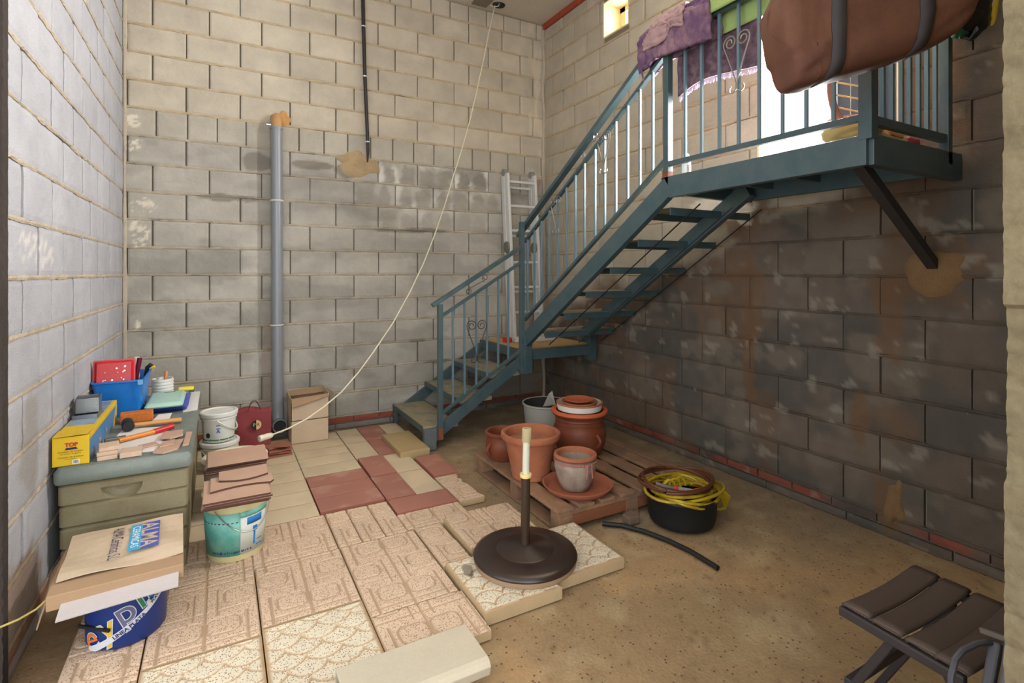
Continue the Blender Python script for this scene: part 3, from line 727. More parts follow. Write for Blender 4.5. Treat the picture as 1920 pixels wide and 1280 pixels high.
# ---------------------------------------------------------------- more helpers
def rr_ring(cx, cy, hx, hy, r, z, n=5, M=None):
    out = []
    for qx, qy, a0 in ((1, 1, 0), (-1, 1, 90), (-1, -1, 180), (1, -1, 270)):
        for k in range(n+1):
            a = R(a0+90*k/n); out.append(Vector((cx+qx*(hx-r)+r*math.cos(a), cy+qy*(hy-r)+r*math.sin(a), z)))
    return out
def loft(rings, cap0=True, cap1=True, M=None, mb=None):
    mb = mb or MB(); n = len(rings[0]); vs = [M @ v if M is not None else v for r in rings for v in r]
    fs = [(i*n+k, i*n+(k+1) % n, (i+1)*n+(k+1) % n, (i+1)*n+k) for i in range(len(rings)-1) for k in range(n)]
    if cap0: fs.append(tuple(range(n))[::-1])
    if cap1: fs.append(tuple((len(rings)-1)*n+k for k in range(n)))
    return mb.add(vs, fs)
def single(mb, name, m, label, cat, origin, group=None, **k):
    return tag(mb.build(name, m, origin=origin, **k), label, cat, group)
def plain(nm, c, rough=.7, **k): return mat(nm, c, rough, var=k.pop('var', .06), bump=k.pop('bump', .04), **k)
def arc_handle(c, r, z, a0, a1, drop, rad, m, parent, name='handle'):
    pts = []
    for i in range(25):
        t = i/24; a = a0+(a1-a0)*t; rr = r+.004
        pts.append((c[0]+rr*math.cos(a), c[1]+rr*math.sin(a), z-drop*math.sin(math.pi*t)))
    MB().tube(pts, rad, 6).build(name, m, parent, smooth=True)
def txt(s_, size, M, m, parent, name='lettering', **k):
    return xform(text_mb(s_, size, **k), M).build(name, m, parent)
BLK = plain('black print', (24, 22, 24)); WHT = plain('white print', (226, 226, 226)); BLUEP = plain('blue print', (36, 112, 176)); NAVY = plain('navy print', (34, 34, 84))
REDP = plain('red print', (176, 40, 34))

# ---------------------------------------------------------------- back wall fittings
t = thing('drain_pipe', 'grey plastic drain pipe running down the back wall with two clips', 'pipe', (.43, 4.80, .1))
PIPE = mat('grey pvc', (122, 126, 132), .35, var=.05, scale=3, bump=.02, spec=.5)
MB().tube([(.428, 4.79, .27), (.424, 4.79, 1.4), (.420, 4.79, 2.60)], .044, 28).build('pipe_run', PIPE, t, smooth=True)
MB().tube([(.420, 4.79, 2.59), (.420, 4.795, 2.635), (.420, 4.82, 2.675), (.420, 4.862, 2.69)], .043, 24).build('bend', mat('ochre stained pipe', (168, 130, 84), .7, var=.2), t, smooth=True)
mb = MB(); mb.lathe([(.048, 2.585), (.048, 2.60), (.044, 2.604)], (.42, 4.79, 0), 28); mb.build('collar', PIPE, t, smooth=True)
MB().tube([(.428, 4.79, .30), (.428, 4.79, .23), (.430, 4.775, .175), (.432, 4.74, .155), (.434, 4.69, .15)], .047, 28, cap=False).build('elbow', PIPE, t, smooth=True)
o = MB().tube([(.434, 4.70, .15), (.434, 4.66, .15)], .052, 28, cap=False).build('socket_mouth', PIPE, t, smooth=True, solid=.006)
MB().lathe([(.0, 0), (.046, 0)], (0, 0, 0), 24, TR(.434, 4.70, .15, rx=90)).build('pipe_inside', BLACK, t)
for z in (1.99, .96):
    MB().tube([(.423+.048*math.cos(a), 4.79+.048*math.sin(a), z) for a in np.linspace(-math.pi*1.1, math.pi*.1, 24)]+[(.36, 4.86, z), (.34, 4.862, z)][::-1][:0], .006, 6, flat=1.6).build('pipe_clip', WHITE, t, smooth=True)
t = thing('cable_conduit', 'thin black conduit running down the back wall from the ceiling', 'conduit', (1.16, 4.84, 2.4))
mb = MB(); mb.tube([(1.135, 4.835, 4.08), (1.145, 4.835, 3.6), (1.16, 4.835, 3.1), (1.178, 4.835, 2.70), (1.186, 4.838, 2.50), (1.184, 4.85, 2.40)], [.017, .017, .016, .015, .014, .006], 10)
mb.build('conduit_tube', mat('black conduit', (40, 38, 38), .45, var=.15), t, smooth=True)
for z, x in ((3.62, 1.145), (3.17, 1.158), (2.58, 1.182)): MB().lathe([(.019, -.006), (.021, -.003), (.021, .003), (.019, .006)], (x, 4.835, z), 12).build('clip', WHITE, t)
# ceiling box and hanging cord
t = thing('ceiling_junction', 'broken round hole in the ceiling with loose wire ends', 'ceiling outlet', (2.44, 4.70, 4.07))
MB().lathe([(.0, 4.066), (.05, 4.066), (.055, 4.078)], (2.455, 4.70, 0), 20, sx=1.2).build('cover', BLACK, t)
MB().tube([(2.44, 4.66, 4.07), (2.42, 4.64, 4.03), (2.38, 4.66, 4.02), (2.36, 4.70, 4.05)], .004, 6).build('wire', WHITE, t)
MB().box(2.20, 2.36, 4.60, 4.80, 4.066, 4.079).build('plaster_scar', mat('grey plaster scar', (120, 112, 96), .9), t)
t = thing('power_cable', 'white cable sagging from the ceiling to a lamp holder resting on the large white bucket', 'cable', (2.418, 4.715, 4.07))
cp = [(2.418, 4.715, 4.068), (2.333, 4.676, 3.769), (2.244, 4.636, 3.422), (2.157, 4.596, 3.111), (2.065, 4.555, 2.807), (1.97, 4.512, 2.536), (1.865, 4.464, 2.273), (1.764, 4.419, 1.995), (1.649, 4.367, 1.726), (1.532, 4.314, 1.482), (1.394, 4.251, 1.245), (1.223, 4.174, 0.994), (1.044, 4.093, 0.782), (0.918, 4.036, 0.647), (0.781, 3.974, 0.526), (0.653, 3.916, 0.45), (0.528, 3.859, 0.393), (0.403, 3.803, 0.358), (0.300, 3.757, 0.345)]
MB().tube(cp, .0052, 8).build('cable', CREAM, t, smooth=True)
Mh = Matrix.Translation((.262, 3.735, .343)) @ (Vector((.9, .4, .05)).to_track_quat('Z', 'Y').to_matrix().to_4x4())
MB().lathe([(.008, .05), (.016, .04), (.019, .02), (.019, -.005), (.016, -.01), (.02, -.014), (.02, -.04), (.014, -.042)], (0, 0, 0), 20, Mh).build('lamp_holder', CREAM, t, smooth=True)
# aluminium ladder
t = thing('folding_ladder', 'aluminium hinged ladder leaning in the back corner on the stair landing', 'ladder', (2.72, 4.66, ZL))
def lad(z): return 4.64+(z-ZL)*.09
for x in (2.555, 2.875):
    for dy in (0, -.075):
        MB().bar((x+.0, lad(ZL+.005)+dy, ZL+.005), (x, lad(2.40)+dy, 2.40), .028, .062, up=(0, 1, 0)).build('rail', ALU, t, bevel=.003)
    MB().lathe([(.0, -.03), (.055, -.03), (.06, -.02), (.06, .02), (.055, .03), (.0, .03)], (0, 0, 0), 20, TR(x, lad(1.65)-.04, 1.65, ry=90)).build('hinge', mat('worn hinge metal', (120, 118, 108), .5, metal=.5), t, smooth=True)
    MB().lathe([(.0, -.022), (.035, -.022), (.035, .022), (.0, .022)], (0, 0, 0), 18, TR(x, lad(2.42)-.03, 2.415, ry=90)).build('end_cap', mat('grey end cap', (132, 130, 122), .6), t, smooth=True)
for z in (2.32, 2.07, 1.82, 1.50, 1.25, 1.0): 
    MB().box(2.568, 2.862, lad(z)-.088, lad(z)-.062, z-.012, z+.012).build('rung', ALU, t, bevel=.003)
    if z in (2.32, 1.82, 1.25): MB().box(2.568, 2.862, lad(z)-.012, lad(z)+.012, z-.06, z-.036).build('rung', ALU, t, bevel=.003)
# small things on the landing
single(MB().box(0, .06, 0, .075, 0, .045, TR(2.385, 4.40, ZL+.001, 8)), 'red_box', plain('red carton', (186, 40, 30)), 'small red box standing on the stair landing by the railing', 'box', (2.41, 4.43, ZL), bevel=.003)
single(MB().box(0, .11, 0, .08, 0, .045, TR(2.475, 4.39, ZL+.001, -3)), 'white_box', WHITE, 'small white box beside the red box on the stair landing', 'box', (2.53, 4.43, ZL), bevel=.002)
single(MB().box(0, .30, 0, .10, 0, .032, TR(2.60, 4.33, ZL+.001, 3)), 'polystyrene_strip', plain('grey white board', (190, 186, 180)), 'pale board offcut lying under the first upper tread on the landing', 'board', (2.75, 4.4, ZL), bevel=.003)

# ---------------------------------------------------------------- chest and the things on it
CX0, CX1, CY0, CY1, CZT = -.607, -.108, 2.85, 4.29, .575
t = thing('storage_chest', 'long beige plastic storage chest with grey green lid against the left wall', 'storage chest', ((CX0+CX1)/2, 3.57, .036))
rings = []; cx, cy, hx, hy = (CX0+CX1)/2, (CY0+CY1)/2, (CX1-CX0)/2, (CY1-CY0)/2
for k in range(5):
    z0 = .038+.093*k; tp = .010*(1-k/5)
    for dz, ins in ((0, .008), (.006, 0), (.080, .0), (.088, .008)): rings.append(rr_ring(cx, cy, hx-.012-ins-tp, hy-.012-ins-tp, .02, z0+dz))
loft(rings).build('body', CHEST, t, smooth=True)
mb = loft([rr_ring(cx, cy, hx-.006, hy-.006, .02, .505), rr_ring(cx, cy, hx, hy, .025, .515), rr_ring(cx, cy, hx, hy, .025, .555), rr_ring(cx, cy, hx-.012, hy-.012, .02, .572), rr_ring(cx, cy, hx-.03, hy-.03, .02, CZT)])
mb.build('lid', LID, t, smooth=True)
cutm = bpy.data.meshes.new('cut'); cb = MB()
N1 = 24; rows_ = []
for j_ in range(9):
    ph = j_/8*math.pi/2; rr_ = math.cos(ph)**.5 if j_ < 8 else .02; dd_ = -.012+.058*math.sin(ph)
    rows_.append([Vector((-.372+.080*rr_*math.cos(a), CY0+dd_, .468+.070*rr_*math.sin(a))) for a in np.linspace(math.pi, 2*math.pi, N1)])
loft(rows_, mb=cb); co_ = cb.build('cut', LID); bd = [o for o in t.children if o.name.startswith('body')][0]
q = bd.modifiers.new('b', 'BOOLEAN'); q.operation = 'DIFFERENCE'; q.object = co_; q.solver = 'FAST'
bpy.context.view_layer.update(); me2 = bpy.data.meshes.new_from_object(bd.evaluated_get(bpy.context.evaluated_depsgraph_get()))
bd.modifiers.clear(); bd.data = me2; bpy.data.objects.remove(co_)
ZT0 = CZT+.001
# yellow tile cutter carton
YEL = plain('yellow carton', (206, 172, 22), .5); BLU = plain('blue carton print', (58, 122, 176), .5, scale=18, col2=(92, 116, 150)); 
t = thing('tile_cutter_box', 'yellow and blue tile cutter carton at the front left of the chest', 'box', (-.55, 3.2, ZT0))
bx0, bx1, by0, by1, bz = -.614, -.490, 2.885, 3.60, .122
MB().box(bx0, bx1, by0, by1, ZT0, ZT0+bz).build('carton', YEL, t, bevel=.002)
MB().box(bx0+.006, bx1-.016, by0+.20, by1-.02, ZT0+bz-.0005, ZT0+bz+.0008).build('top_print', plain('grey blue top print', (132, 150, 174), .5, scale=10, col2=(98, 118, 150)), t)
mb = MB(); mb.add([(bx1+.0008, by0+.012, ZT0+.006), (bx1+.0008, by1-.12, ZT0+.006), (bx1+.0008, by1-.05, ZT0+bz-.022), (bx1+.0008, by0+.012, ZT0+bz-.022)], [(0, 1, 2, 3)]); mb.build('side_print', BLU, t, solid=.0006)
for k in range(3):
    y = by0+.07+.16*k
    mb = MB(); mb.lathe([(.0, 0), (.020, 0), (.020, .03), (.0, .03)], (0, 0, 0), 14, TR(bx1+.0022, y, ZT0+.02, ry=0), sx=.05); mb.build('photo_print', plain('photo print grey', (170, 160, 150), .5, scale=40, col2=(84, 70, 64)), t)
mb = MB(); mb.add([(bx0, by0, ZT0+bz), (bx1-.002, by0, ZT0+bz), (bx1-.004, by0-.006, ZT0+bz+.008), (bx0+.0, by0-.003, ZT0+bz+.003), (bx0, by0+.12, ZT0+bz+.002), (bx1-.002, by0+.12, ZT0+bz+.003)], [(3, 2, 5, 4)]); mb.build('lifted_flap', YEL, t, solid=.002)
Mf = lambda x, z: Matrix.Translation((x, by0-.0012, ZT0+z)) @ Euler((R(90), 0, 0)).to_matrix().to_4x4()
txt('TOP', .022, Mf(-.550, .088), REDP, t, 'logo_letters', offset=.0012)
mb = MB().prism([(-.022, 0), (.022, 0), (.017, .009), (-.017, .009)], 0, .0006, Mf(-.550, .068)); mb.build('logo_base', NAVY, t)
for s_, z, h in (('Cortador de azulejos', .060, .0098), ('con cortador de agujeros', .051, .0068), ('Cortador de Azulejos', .037, .0098), ('com Furador', .028, .0066)): txt(s_, h, Mf(-.552, z), BLK, t, 'lettering')
MB().prism([(0, 0), (.024, 0), (.024, .018), (0, .018)], 0, .0005, Mf(-.546, .005)).build('barcode_label', WHT, t)
mb = MB()
for k in range(9): mb.prism([(.003+k*.0021, .003), (.003+k*.0021+.0008+.0006*(k % 2), .003), (.003+k*.0021+.0008+.0006*(k % 2), .016), (.003+k*.0021, .016)], .0006, .0009, Mf(-.546, .005))
mb.build('barcode', BLK, t)
# galvanised bracket boxes on the carton
GAL = mat('galvanised sheet', (128, 134, 138), .35, metal=.75, var=.12, scale=20)
def tray(c, hx, hy, h, m, name, label, cat, rz=0, th=.003, rim=0, r=.006, tap=.0, tilt=0):
    M = Matrix.Translation(c) @ Euler((R(tilt), 0, R(rz))).to_matrix().to_4x4()
    mb = loft([rr_ring(0, 0, hx, hy, r, 0), rr_ring(0, 0, hx+tap, hy+tap, r, h), rr_ring(0, 0, hx+tap+rim, hy+tap+rim, r, h), rr_ring(0, 0, hx+tap+rim, hy+tap+rim, r, h+.003), rr_ring(0, 0, hx+tap-th, hy+tap-th, r, h+.003), rr_ring(0, 0, hx-th, hy-th, r, th)], M=M)
    return single(mb, name, m, label, cat, c, smooth=True)
tray((-.560, 3.26, ZT0+bz+.001), .050, .060, .016, GAL, 'metal_bracket', 'low galvanised sheet bracket lying on the tile cutter carton', 'bracket')
tray((-.560, 3.29, ZT0+bz+.021), .048, .050, .066, GAL, 'metal_box', 'open galvanised metal box on top of the low bracket', 'metal box', rz=4)
# blue tub with tools
t = thing('blue_tub', 'bright blue square plastic tub full of tools on the chest', 'tub', (-.475, 4.06, ZT0))
TUBB = plain('bright blue plastic', (24, 110, 190), .4)
tcx, tcy, tch = -.494, 3.855, .212
mb = loft([rr_ring(tcx, tcy, .098, .150, .02, ZT0), rr_ring(tcx, tcy, .118, .190, .02, ZT0+tch-.008), rr_ring(tcx, tcy, .124, .196, .02, ZT0+tch-.008), rr_ring(tcx, tcy, .124, .196, .02, ZT0+tch), rr_ring(tcx, tcy, .114, .186, .02, ZT0+tch), rr_ring(tcx, tcy, .093, .145, .02, ZT0+.006)])
mb.build('shell', TUBB, t, smooth=True)
MB().box(-.402, -.378, 3.652, 3.66, ZT0+.185, ZT0+.212).build('handle_lug', plain('light blue lug', (96, 156, 200), .4), t)
MB().tube([(-.39, 3.655, ZT0+.19), (-.375, 3.668, ZT0+.11), (-.378, 3.73, ZT0+.055)], .002, 6).build('wire_handle', GALV, t)
Mt = Matrix.Translation((-.535, 3.965, ZT0+.10)) @ Euler((R(8), R(2), R(-2))).to_matrix().to_4x4()
t = thing('red_tray', 'paint-splashed red plastic tray standing upright in the blue tub', 'paint tray', (-.53, 3.96, ZT0+.09))
RT = mat('splashed red plastic', (176, 26, 34), .35, var=.1, scale=26, col2=(168, 34, 40))
mb = loft([rr_ring(0, 0, .098, .080, .008, 0), rr_ring(0, 0, .098, .080, .008, .004), rr_ring(0, 0, .090, .072, .008, .004), rr_ring(0, 0, .078, .060, .008, .022), rr_ring(0, 0, .0, .0, .0, .022)], cap1=False)
xform(mb, Matrix.Translation((-.520, 3.735, ZT0+.245)) @ Euler((R(78), 0, R(3))).to_matrix().to_4x4()).build('tray_shell', RT, t, smooth=True)
mb = MB(); rs = random.Random(4)
for k in range(14):
    x, z = rs.uniform(-.07, .06), rs.uniform(-.045, .055); mb.lathe([(0, .0235), (rs.uniform(.0015, .006), .0225)], (0, 0, 0), 7, Matrix.Translation((-.520, 3.735, ZT0+.245)) @ Euler((R(78), 0, R(3))).to_matrix().to_4x4() @ Matrix.Translation((x, z, 0)))
mb.build('paint_splashes', WHT, t)
single(MB().tube([(-.452, 3.90, ZT0+.10), (-.418, 3.895, ZT0+.305)], .0135, 10), 'maroon_tube', plain('maroon plastic', (92, 16, 44), .35), 'maroon tool handle leaning out of the blue tub', 'tool handle', (-.44, 3.90, ZT0+.1), smooth=True)
single(MB().tube([(-.448, 3.98, ZT0+.01), (-.443, 3.985, ZT0+.30)], [.02, .017], 12), 'white_tube', WHITE, 'white cartridge nozzle standing in the tub behind the maroon handle', 'cartridge', (-.45, 4.05, ZT0+.1), smooth=True)
single(MB().lathe([(0, 0), (.016, .004), (.019, .02), (.012, .04), (0, .046)], (-.482, 3.94, ZT0+.205), 14), 'brush_head', plain('pale bristle', (196, 176, 128), .9), 'pale round brush head peeping out of the blue tub', 'brush', (-.482, 3.94, ZT0+.2), smooth=True)
t = thing('black_handle_tool', 'black and yellow tool grip hanging over the right rim of the blue tub', 'tool', (-.38, 4.14, ZT0+.16))
MB().tube([(-.405, 4.01, ZT0+.15), (-.392, 4.01, ZT0+.228), (-.376, 4.005, ZT0+.242), (-.358, 4.00, ZT0+.232)], [.008, .012, .014, .008], 10).build('grip', BLACK, t, smooth=True)
MB().tube([(-.366, 3.996, ZT0+.226), (-.352, 3.992, ZT0+.232)], .009, 8).build('grip_end', plain('yellow rubber', (206, 176, 40)), t, smooth=True)
# ribbed white tub, lids, sponge, paper
RB = []
for k in range(6):
    for dz, rr_ in ((0, .056), (.004, .062), (.014, .062), (.018, .056)): RB.append((rr_, ZT0+.020*k+dz))
t = thing('ribbed_white_pot', 'white ribbed plastic pot with a wooden stick on the back of the chest', 'pot', (-.345, 4.20, ZT0))
MB().lathe([(0, ZT0)]+RB+[(.06, ZT0+.121), (.052, ZT0+.121), (.05, ZT0+.01), (0, ZT0+.01)], (-.325, 4.19, 0), 28).build('pot_body', WHITE, t, smooth=True)
single(MB().tube([(-.318, 4.20, ZT0+.03), (-.306, 4.20, ZT0+.165)], [.007, .011], 8), 'wooden_stick', plain('light wood', (186, 128, 86)), 'wooden stirring stick standing in the ribbed white pot', 'stick', (-.255, 4.2, ZT0+.03), smooth=True)
t = thing('blue_plastic_tray', 'dark blue plastic tray beneath the mint green lid', 'tray', (-.235, 3.86, ZT0))
BT = plain('violet blue plastic', (52, 76, 170), .4)
loft([rr_ring(-.258, 3.87, .088, .15, .015, ZT0), rr_ring(-.258, 3.87, .098, .19, .015, ZT0+.030), rr_ring(-.258, 3.87, .10, .20, .015, ZT0+.034)]).build('tray_body', BT, t, smooth=True)
t = thing('mint_lid', 'pale mint green rectangular plastic lid lying beside the blue tub', 'plastic lid', (-.25, 3.84, ZT0+.035))
MINT = plain('mint plastic', (158, 190, 176), .5)
mb = loft([rr_ring(-.280, 3.86, .092, .19, .02, ZT0+.036), rr_ring(-.280, 3.86, .096, .195, .02, ZT0+.044), rr_ring(-.280, 3.86, .090, .185, .02, ZT0+.052), rr_ring(-.280, 3.86, .084, .172, .02, ZT0+.060), rr_ring(-.280, 3.86, .078, .165, .02, ZT0+.062)])
mb.build('lid_plate', MINT, t, smooth=True)
MB().box(-.30, -.24, 3.985, 3.998, ZT0+.062, ZT0+.0635).build('slot', plain('slot shade green', (84, 140, 120)), t)
t = thing('kitchen_sponge', 'yellow and green scouring sponge on the back of the chest', 'sponge', (-.17, 4.15, ZT0+.02))
MB().box(-.235, -.145, 4.10, 4.16, ZT0+.040, ZT0+.060).build('foam', plain('yellow foam', (222, 196, 62), .9), t, bevel=.008)
MB().box(-.175, -.143, 4.098, 4.158, ZT0+.028, ZT0+.0405).build('scourer', plain('green scourer', (44, 96, 66), .95), t, bevel=.002)
single(MB().add([(-.185, 3.66, ZT0+.0), (-.112, 3.68, ZT0+.0), (-.112, 4.25, ZT0+.0), (-.20, 4.25, ZT0+.0)], [(0, 1, 2, 3)]), 'paper_sheet', plain('paper', (208, 204, 200)), 'white paper sheet on the right rear edge of the chest lid', 'paper', (-.15, 4, ZT0), solid=.0012)
single(MB().add([(-.47, 2.95, ZT0+.0), (-.25, 2.93, ZT0+.0), (-.22, 3.36, ZT0+.0), (-.44, 3.42, ZT0+.0)], [(0, 1, 2, 3)]), 'paper_sheet', plain('paper', (208, 204, 200)), 'white paper sheet under the hammer and tile pieces', 'paper', (-.35, 3.1, ZT0), solid=.0012)
single(MB().add([(-.335, 3.44, ZT0), (-.245, 3.42, ZT0), (-.235, 3.62, ZT0+.012), (-.30, 3.63, ZT0+.010)], [(0, 1, 2, 3)]), 'paper_sheet', plain('paper', (208, 204, 200)), 'small curled white paper between the brown sponge and blue tray', 'paper', (-.29, 3.5, ZT0), solid=.0012)
SP = mat('brown grout sponge', (176, 98, 40), .95, var=.25, scale=60, bump=.8, bscale=160)
single(MB().box(-.075, .075, -.035, .035, 0, .055, TR(-.395, 3.56, ZT0, 6)), 'grout_sponge', SP, 'large brown rectangular grouting sponge beside the yellow carton', 'sponge', (-.385, 3.6, ZT0), bevel=.006)
t = thing('rubber_mallet', 'black rubber mallet with wooden handle lying on the chest', 'mallet', (-.38, 3.40, ZT0))
MB().lathe([(0, -.048), (.024, -.048), (.027, -.044), (.027, .044), (.024, .048), (0, .048)], (0, 0, 0), 22, TR(-.415, 3.385, ZT0+.0285, 10) @ Euler((R(90), 0, 0)).to_matrix().to_4x4()).build('mallet_head', BLACK, t, smooth=True)
MB().tube([(-.415, 3.385, ZT0+.024), (-.30, 3.40, ZT0+.02), (-.178, 3.41, ZT0+.016)], [.010, .011, .014], 12).build('handle', plain('light wood handle', (184, 132, 78), .5), t, smooth=True)
t = thing('hammer', 'hammer with orange wooden handle and red grip across the chest lid', 'hammer', (-.35, 3.17, ZT0))
MB().bar((-.478, 3.152, ZT0+.016), (-.395, 3.170, ZT0+.016), .024, .024).build('hammer_head', mat('hammer steel', (110, 108, 104), .45, metal=.7), t, bevel=.004)
MB().tube([(-.42, 3.135, ZT0+.016), (-.33, 3.20, ZT0+.014), (-.285, 3.23, ZT0+.014)], [.011, .012, .013], 12).build('handle', plain('orange wood', (196, 120, 44), .4), t, smooth=True)
MB().tube([(-.288, 3.228, ZT0+.014), (-.21, 3.285, ZT0+.018)], .0145, 12).build('grip', plain('red grip', (172, 30, 32), .4), t, smooth=True)
CH_ = mat('pale stone offcut', (190, 164, 142), .85, var=.12, scale=16, bump=.3)
CHD = plain('offcut rough core', (140, 116, 98), .95, scale=60, col2=(104, 84, 70))
def offcut(cx, cy, hx, hy, z, h, rz, label, m=CH_):
    return single(MB().box(-hx, hx, -hy, hy, 0, h, TR(cx, cy, z, rz)), 'tile_offcut', m, label, 'tile piece', (cx, cy, z), bevel=.002)
offcut(-.432, 2.925, .036, .035, ZT0, .018, 8, 'pale stone tile offcut, lowest of the little stack beside the yellow carton')
offcut(-.432, 2.93, .037, .036, ZT0+.019, .016, 5, 'pale stone tile offcut, middle of the little stack beside the yellow carton')
offcut(-.430, 2.95, .037, .048, ZT0+.036, .016, 10, 'pale stone tile offcut, top of the little stack beside the yellow carton')
offcut(-.345, 2.925, .040, .045, ZT0+.001, .022, 3, 'pale square tile offcut lying right of the little stack')
offcut(-.290, 3.03, .035, .028, ZT0+.002, .006, 22, 'thin pinkish tile chip left of the pentagonal pieces', PINKT)
def shard(poly, z, h, label, rz=0): 
    cx = sum(p[0] for p in poly)/len(poly); cy = sum(p[1] for p in poly)/len(poly)
    return single(MB().prism(poly, z, z+h), 'tile_shard', PINKT, label, 'tile piece', (cx, cy, z), bevel=.001)
shard([(-.262, 2.89), (-.222, 2.86), (-.165, 2.90), (-.150, 3.05), (-.235, 3.05)], ZT0, .008, 'pointed pinkish tile shard nearest the chest front edge')
shard([(-.24, 2.945), (-.185, 2.965), (-.185, 3.04), (-.235, 3.03)], ZT0+.0085, .006, 'small pinkish tile shard lying on the front pointed one')
shard([(-.252, 3.09), (-.205, 3.06), (-.155, 3.10), (-.160, 3.20), (-.245, 3.19)], ZT0+.0085, .008, 'pinkish pentagonal tile shard at the back of the shards')
shard([(-.150, 2.94), (-.125, 2.95), (-.118, 3.16), (-.145, 3.17)], ZT0, .009, 'long narrow pinkish tile strip at the chest right edge')

# ---------------------------------------------------------------- buckets by the chest
def bucket(name, label, c, z0, rb, rt, h, m, cat='bucket', lid=None, rim=.008, root=None):
    t = thing(name, label, cat, (c[0], c[1], z0))
    MB().lathe([(0, 0), (rb, 0), (rb+.002, .004), (rt-.002, h-.04), (rt+rim*.6, h-.038), (rt+rim*.6, h-.03), (rt, h-.026), (rt, h-.006), (rt+rim, h-.004), (rt+rim, h), (rt-.004, h), (rb-.004, .006), (0, .006)], (c[0], c[1], z0), 44).build('bucket_body', m, t, smooth=True)
    if lid: MB().lathe([(rt+rim+.003, h-.018), (rt+rim+.005, h+.004), (rt+rim, h+.009), (rt-.006, h+.009), (rt-.012, h+.002), (0, h+.002)], (c[0], c[1], z0), 44).build('lid', lid, t, smooth=True)
    return t
BC = (.005, 4.18)
YL_ = mat('translucent cream plastic', (196, 190, 166), .4, var=.08)
t = bucket('white_bucket', 'lower white lidded bucket of the pair beside the chest, yellow dot on it', BC, .037, .098, .112, .20, YL_, lid=WHITE)
MB().lathe([(0, .0), (.017, .0)], (0, 0, 0), 16, Matrix.Translation((BC[0]-.070, BC[1]-.0835, .16)) @ Euler((R(90), 0, R(-38))).to_matrix().to_4x4()).build('yellow_dot', plain('yellow print', (206, 180, 40)), t)
arc_handle(BC, .117, .20, R(-150), R(-20), .07, .003, WHITE, t)
t = bucket('white_bucket', 'upper white lidded bucket with green band, stacked on the lower one', (BC[0]-.004, BC[1]), .248, .092, .106, .19, WHITE, lid=WHITE)
arc_handle((BC[0]-.004, BC[1]), .108, .40, R(-95), R(60), .08, .004, WHITE, t)
mb = MB(); bc = (BC[0]-.004, BC[1])
for a0, a1 in ((-130, -90), (-86, -55), (-51, -20), (-170, -134)):
    pts = np.linspace(R(a0), R(a1), 12); vs = [(bc[0]+.0965*math.cos(a), bc[1]+.0965*math.sin(a), z) for a in pts for z in (.262, .270)]
    mb.add(vs, [(2*i, 2*i+2, 2*i+3, 2*i+1) for i in range(11)])
mb.build('green_band', plain('green print', (40, 110, 66)), t, solid=.0008)
wrap(text_mb('A', .03, .002), (bc[0], bc[1], 0), .0995, .325, R(-92)).build('blue_emblem', BLUEP, t)
wrap(text_mb('—\n—', .02, .002), (bc[0], bc[1], 0), .1015, .355, R(-92)).build('lettering', NAVY, t)
MB().lathe([(0, .0), (.017, .0)], (0, 0, 0), 18, Matrix.Translation((bc[0]-.064, bc[1]-.0785, .30)) @ Euler((R(90), 0, R(-39))).to_matrix().to_4x4(), sx=.9).build('dark_dot', plain('dark green print', (30, 52, 44)), t)
# large white bucket with lid and the rear tile stack
BW = (.085, 3.56)
t = bucket('large_white_bucket', 'large white bucket with cream lid carrying the rear stack of tiles', BW, .037, .150, .165, .265, WHITE, lid=YL_)
def darkedge(o):
    o.data.materials.append(BROWNT)
    for p in o.data.polygons:
        if abs(p.normal.z) < .5 or p.normal.z < -.5: p.material_index = 1
    return o
def tstack(x0, x1, y0, y1, z0, n, th, labels, grp, jit=.006, seed=1):
    rs = random.Random(seed); out = []
    for k in range(n):
        dx, dy, a = rs.uniform(-jit, jit), rs.uniform(-jit, jit), rs.uniform(-2, 2); cx, cy = (x0+x1)/2+dx, (y0+y1)/2+dy; z = z0+k*(th+.0008)
        hx, hy = (x1-x0)/2, (y1-y0)/2
        o = MB().box(-hx, hx, -hy, hy, 0, th, TR(cx, cy, z, a)).build('ceramic_tile', PINKT, origin=(cx, cy, z), bevel=.0008)
        darkedge(o)
        tag(o, labels[k] if isinstance(labels, list) else labels, 'tile', grp); out.append(o)
    return out
zt = .037+.265+.0095
tstack(-.058, .240, 3.255, 3.535, zt, 5, .0085, ['pinkish tile, %s of the rear stack on the large white bucket' % w_ for w_ in ('lowest', 'second from the bottom', 'middle one', 'second from the top', 'topmost')], None, seed=3)
# turquoise bucket with the front tile stack
BQ = (.075, 2.925)
CRB = mat('dirty cream bucket plastic', (196, 186, 140), .45, var=.1, scale=6)
t = bucket('turquoise_bucket', 'cream bucket with a turquoise label carrying the front stack of tiles', BQ, .0405, .122, .140, .300, CRB)
TQ = mat('turquoise label', (84, 158, 146), .5, var=.16, scale=10, col2=(118, 176, 162)); TQL = plain('pale label', (196, 200, 190), .45)
def band(c, z0, r, a0, a1, b0, b1, tap=.07, n=24, d=.0014):
    vs = []
    for i in range(n+1):
        a = R(a0+(a1-a0)*i/n)
        for b in (b0, b1): rr_ = r+b*tap+d; vs.append((c[0]+rr_*math.cos(a), c[1]+rr_*math.sin(a), z0+b))
    return MB().add(vs, [(2*i, 2*i+2, 2*i+3, 2*i+1) for i in range(n)])
band(BQ, .0405, .1245, -200, -84, .03, .232, .064).build('label_turquoise', TQ, t, solid=.0006, smooth=True)
band(BQ, .0405, .1245, -84, -20, .03, .232, .064).build('label_white', TQL, t, solid=.0006, smooth=True)
band(BQ, .0405, .1245, -84, -20, .205, .232, .064, d=.0022).build('label_top_strip', TQ, t, solid=.0006, smooth=True)
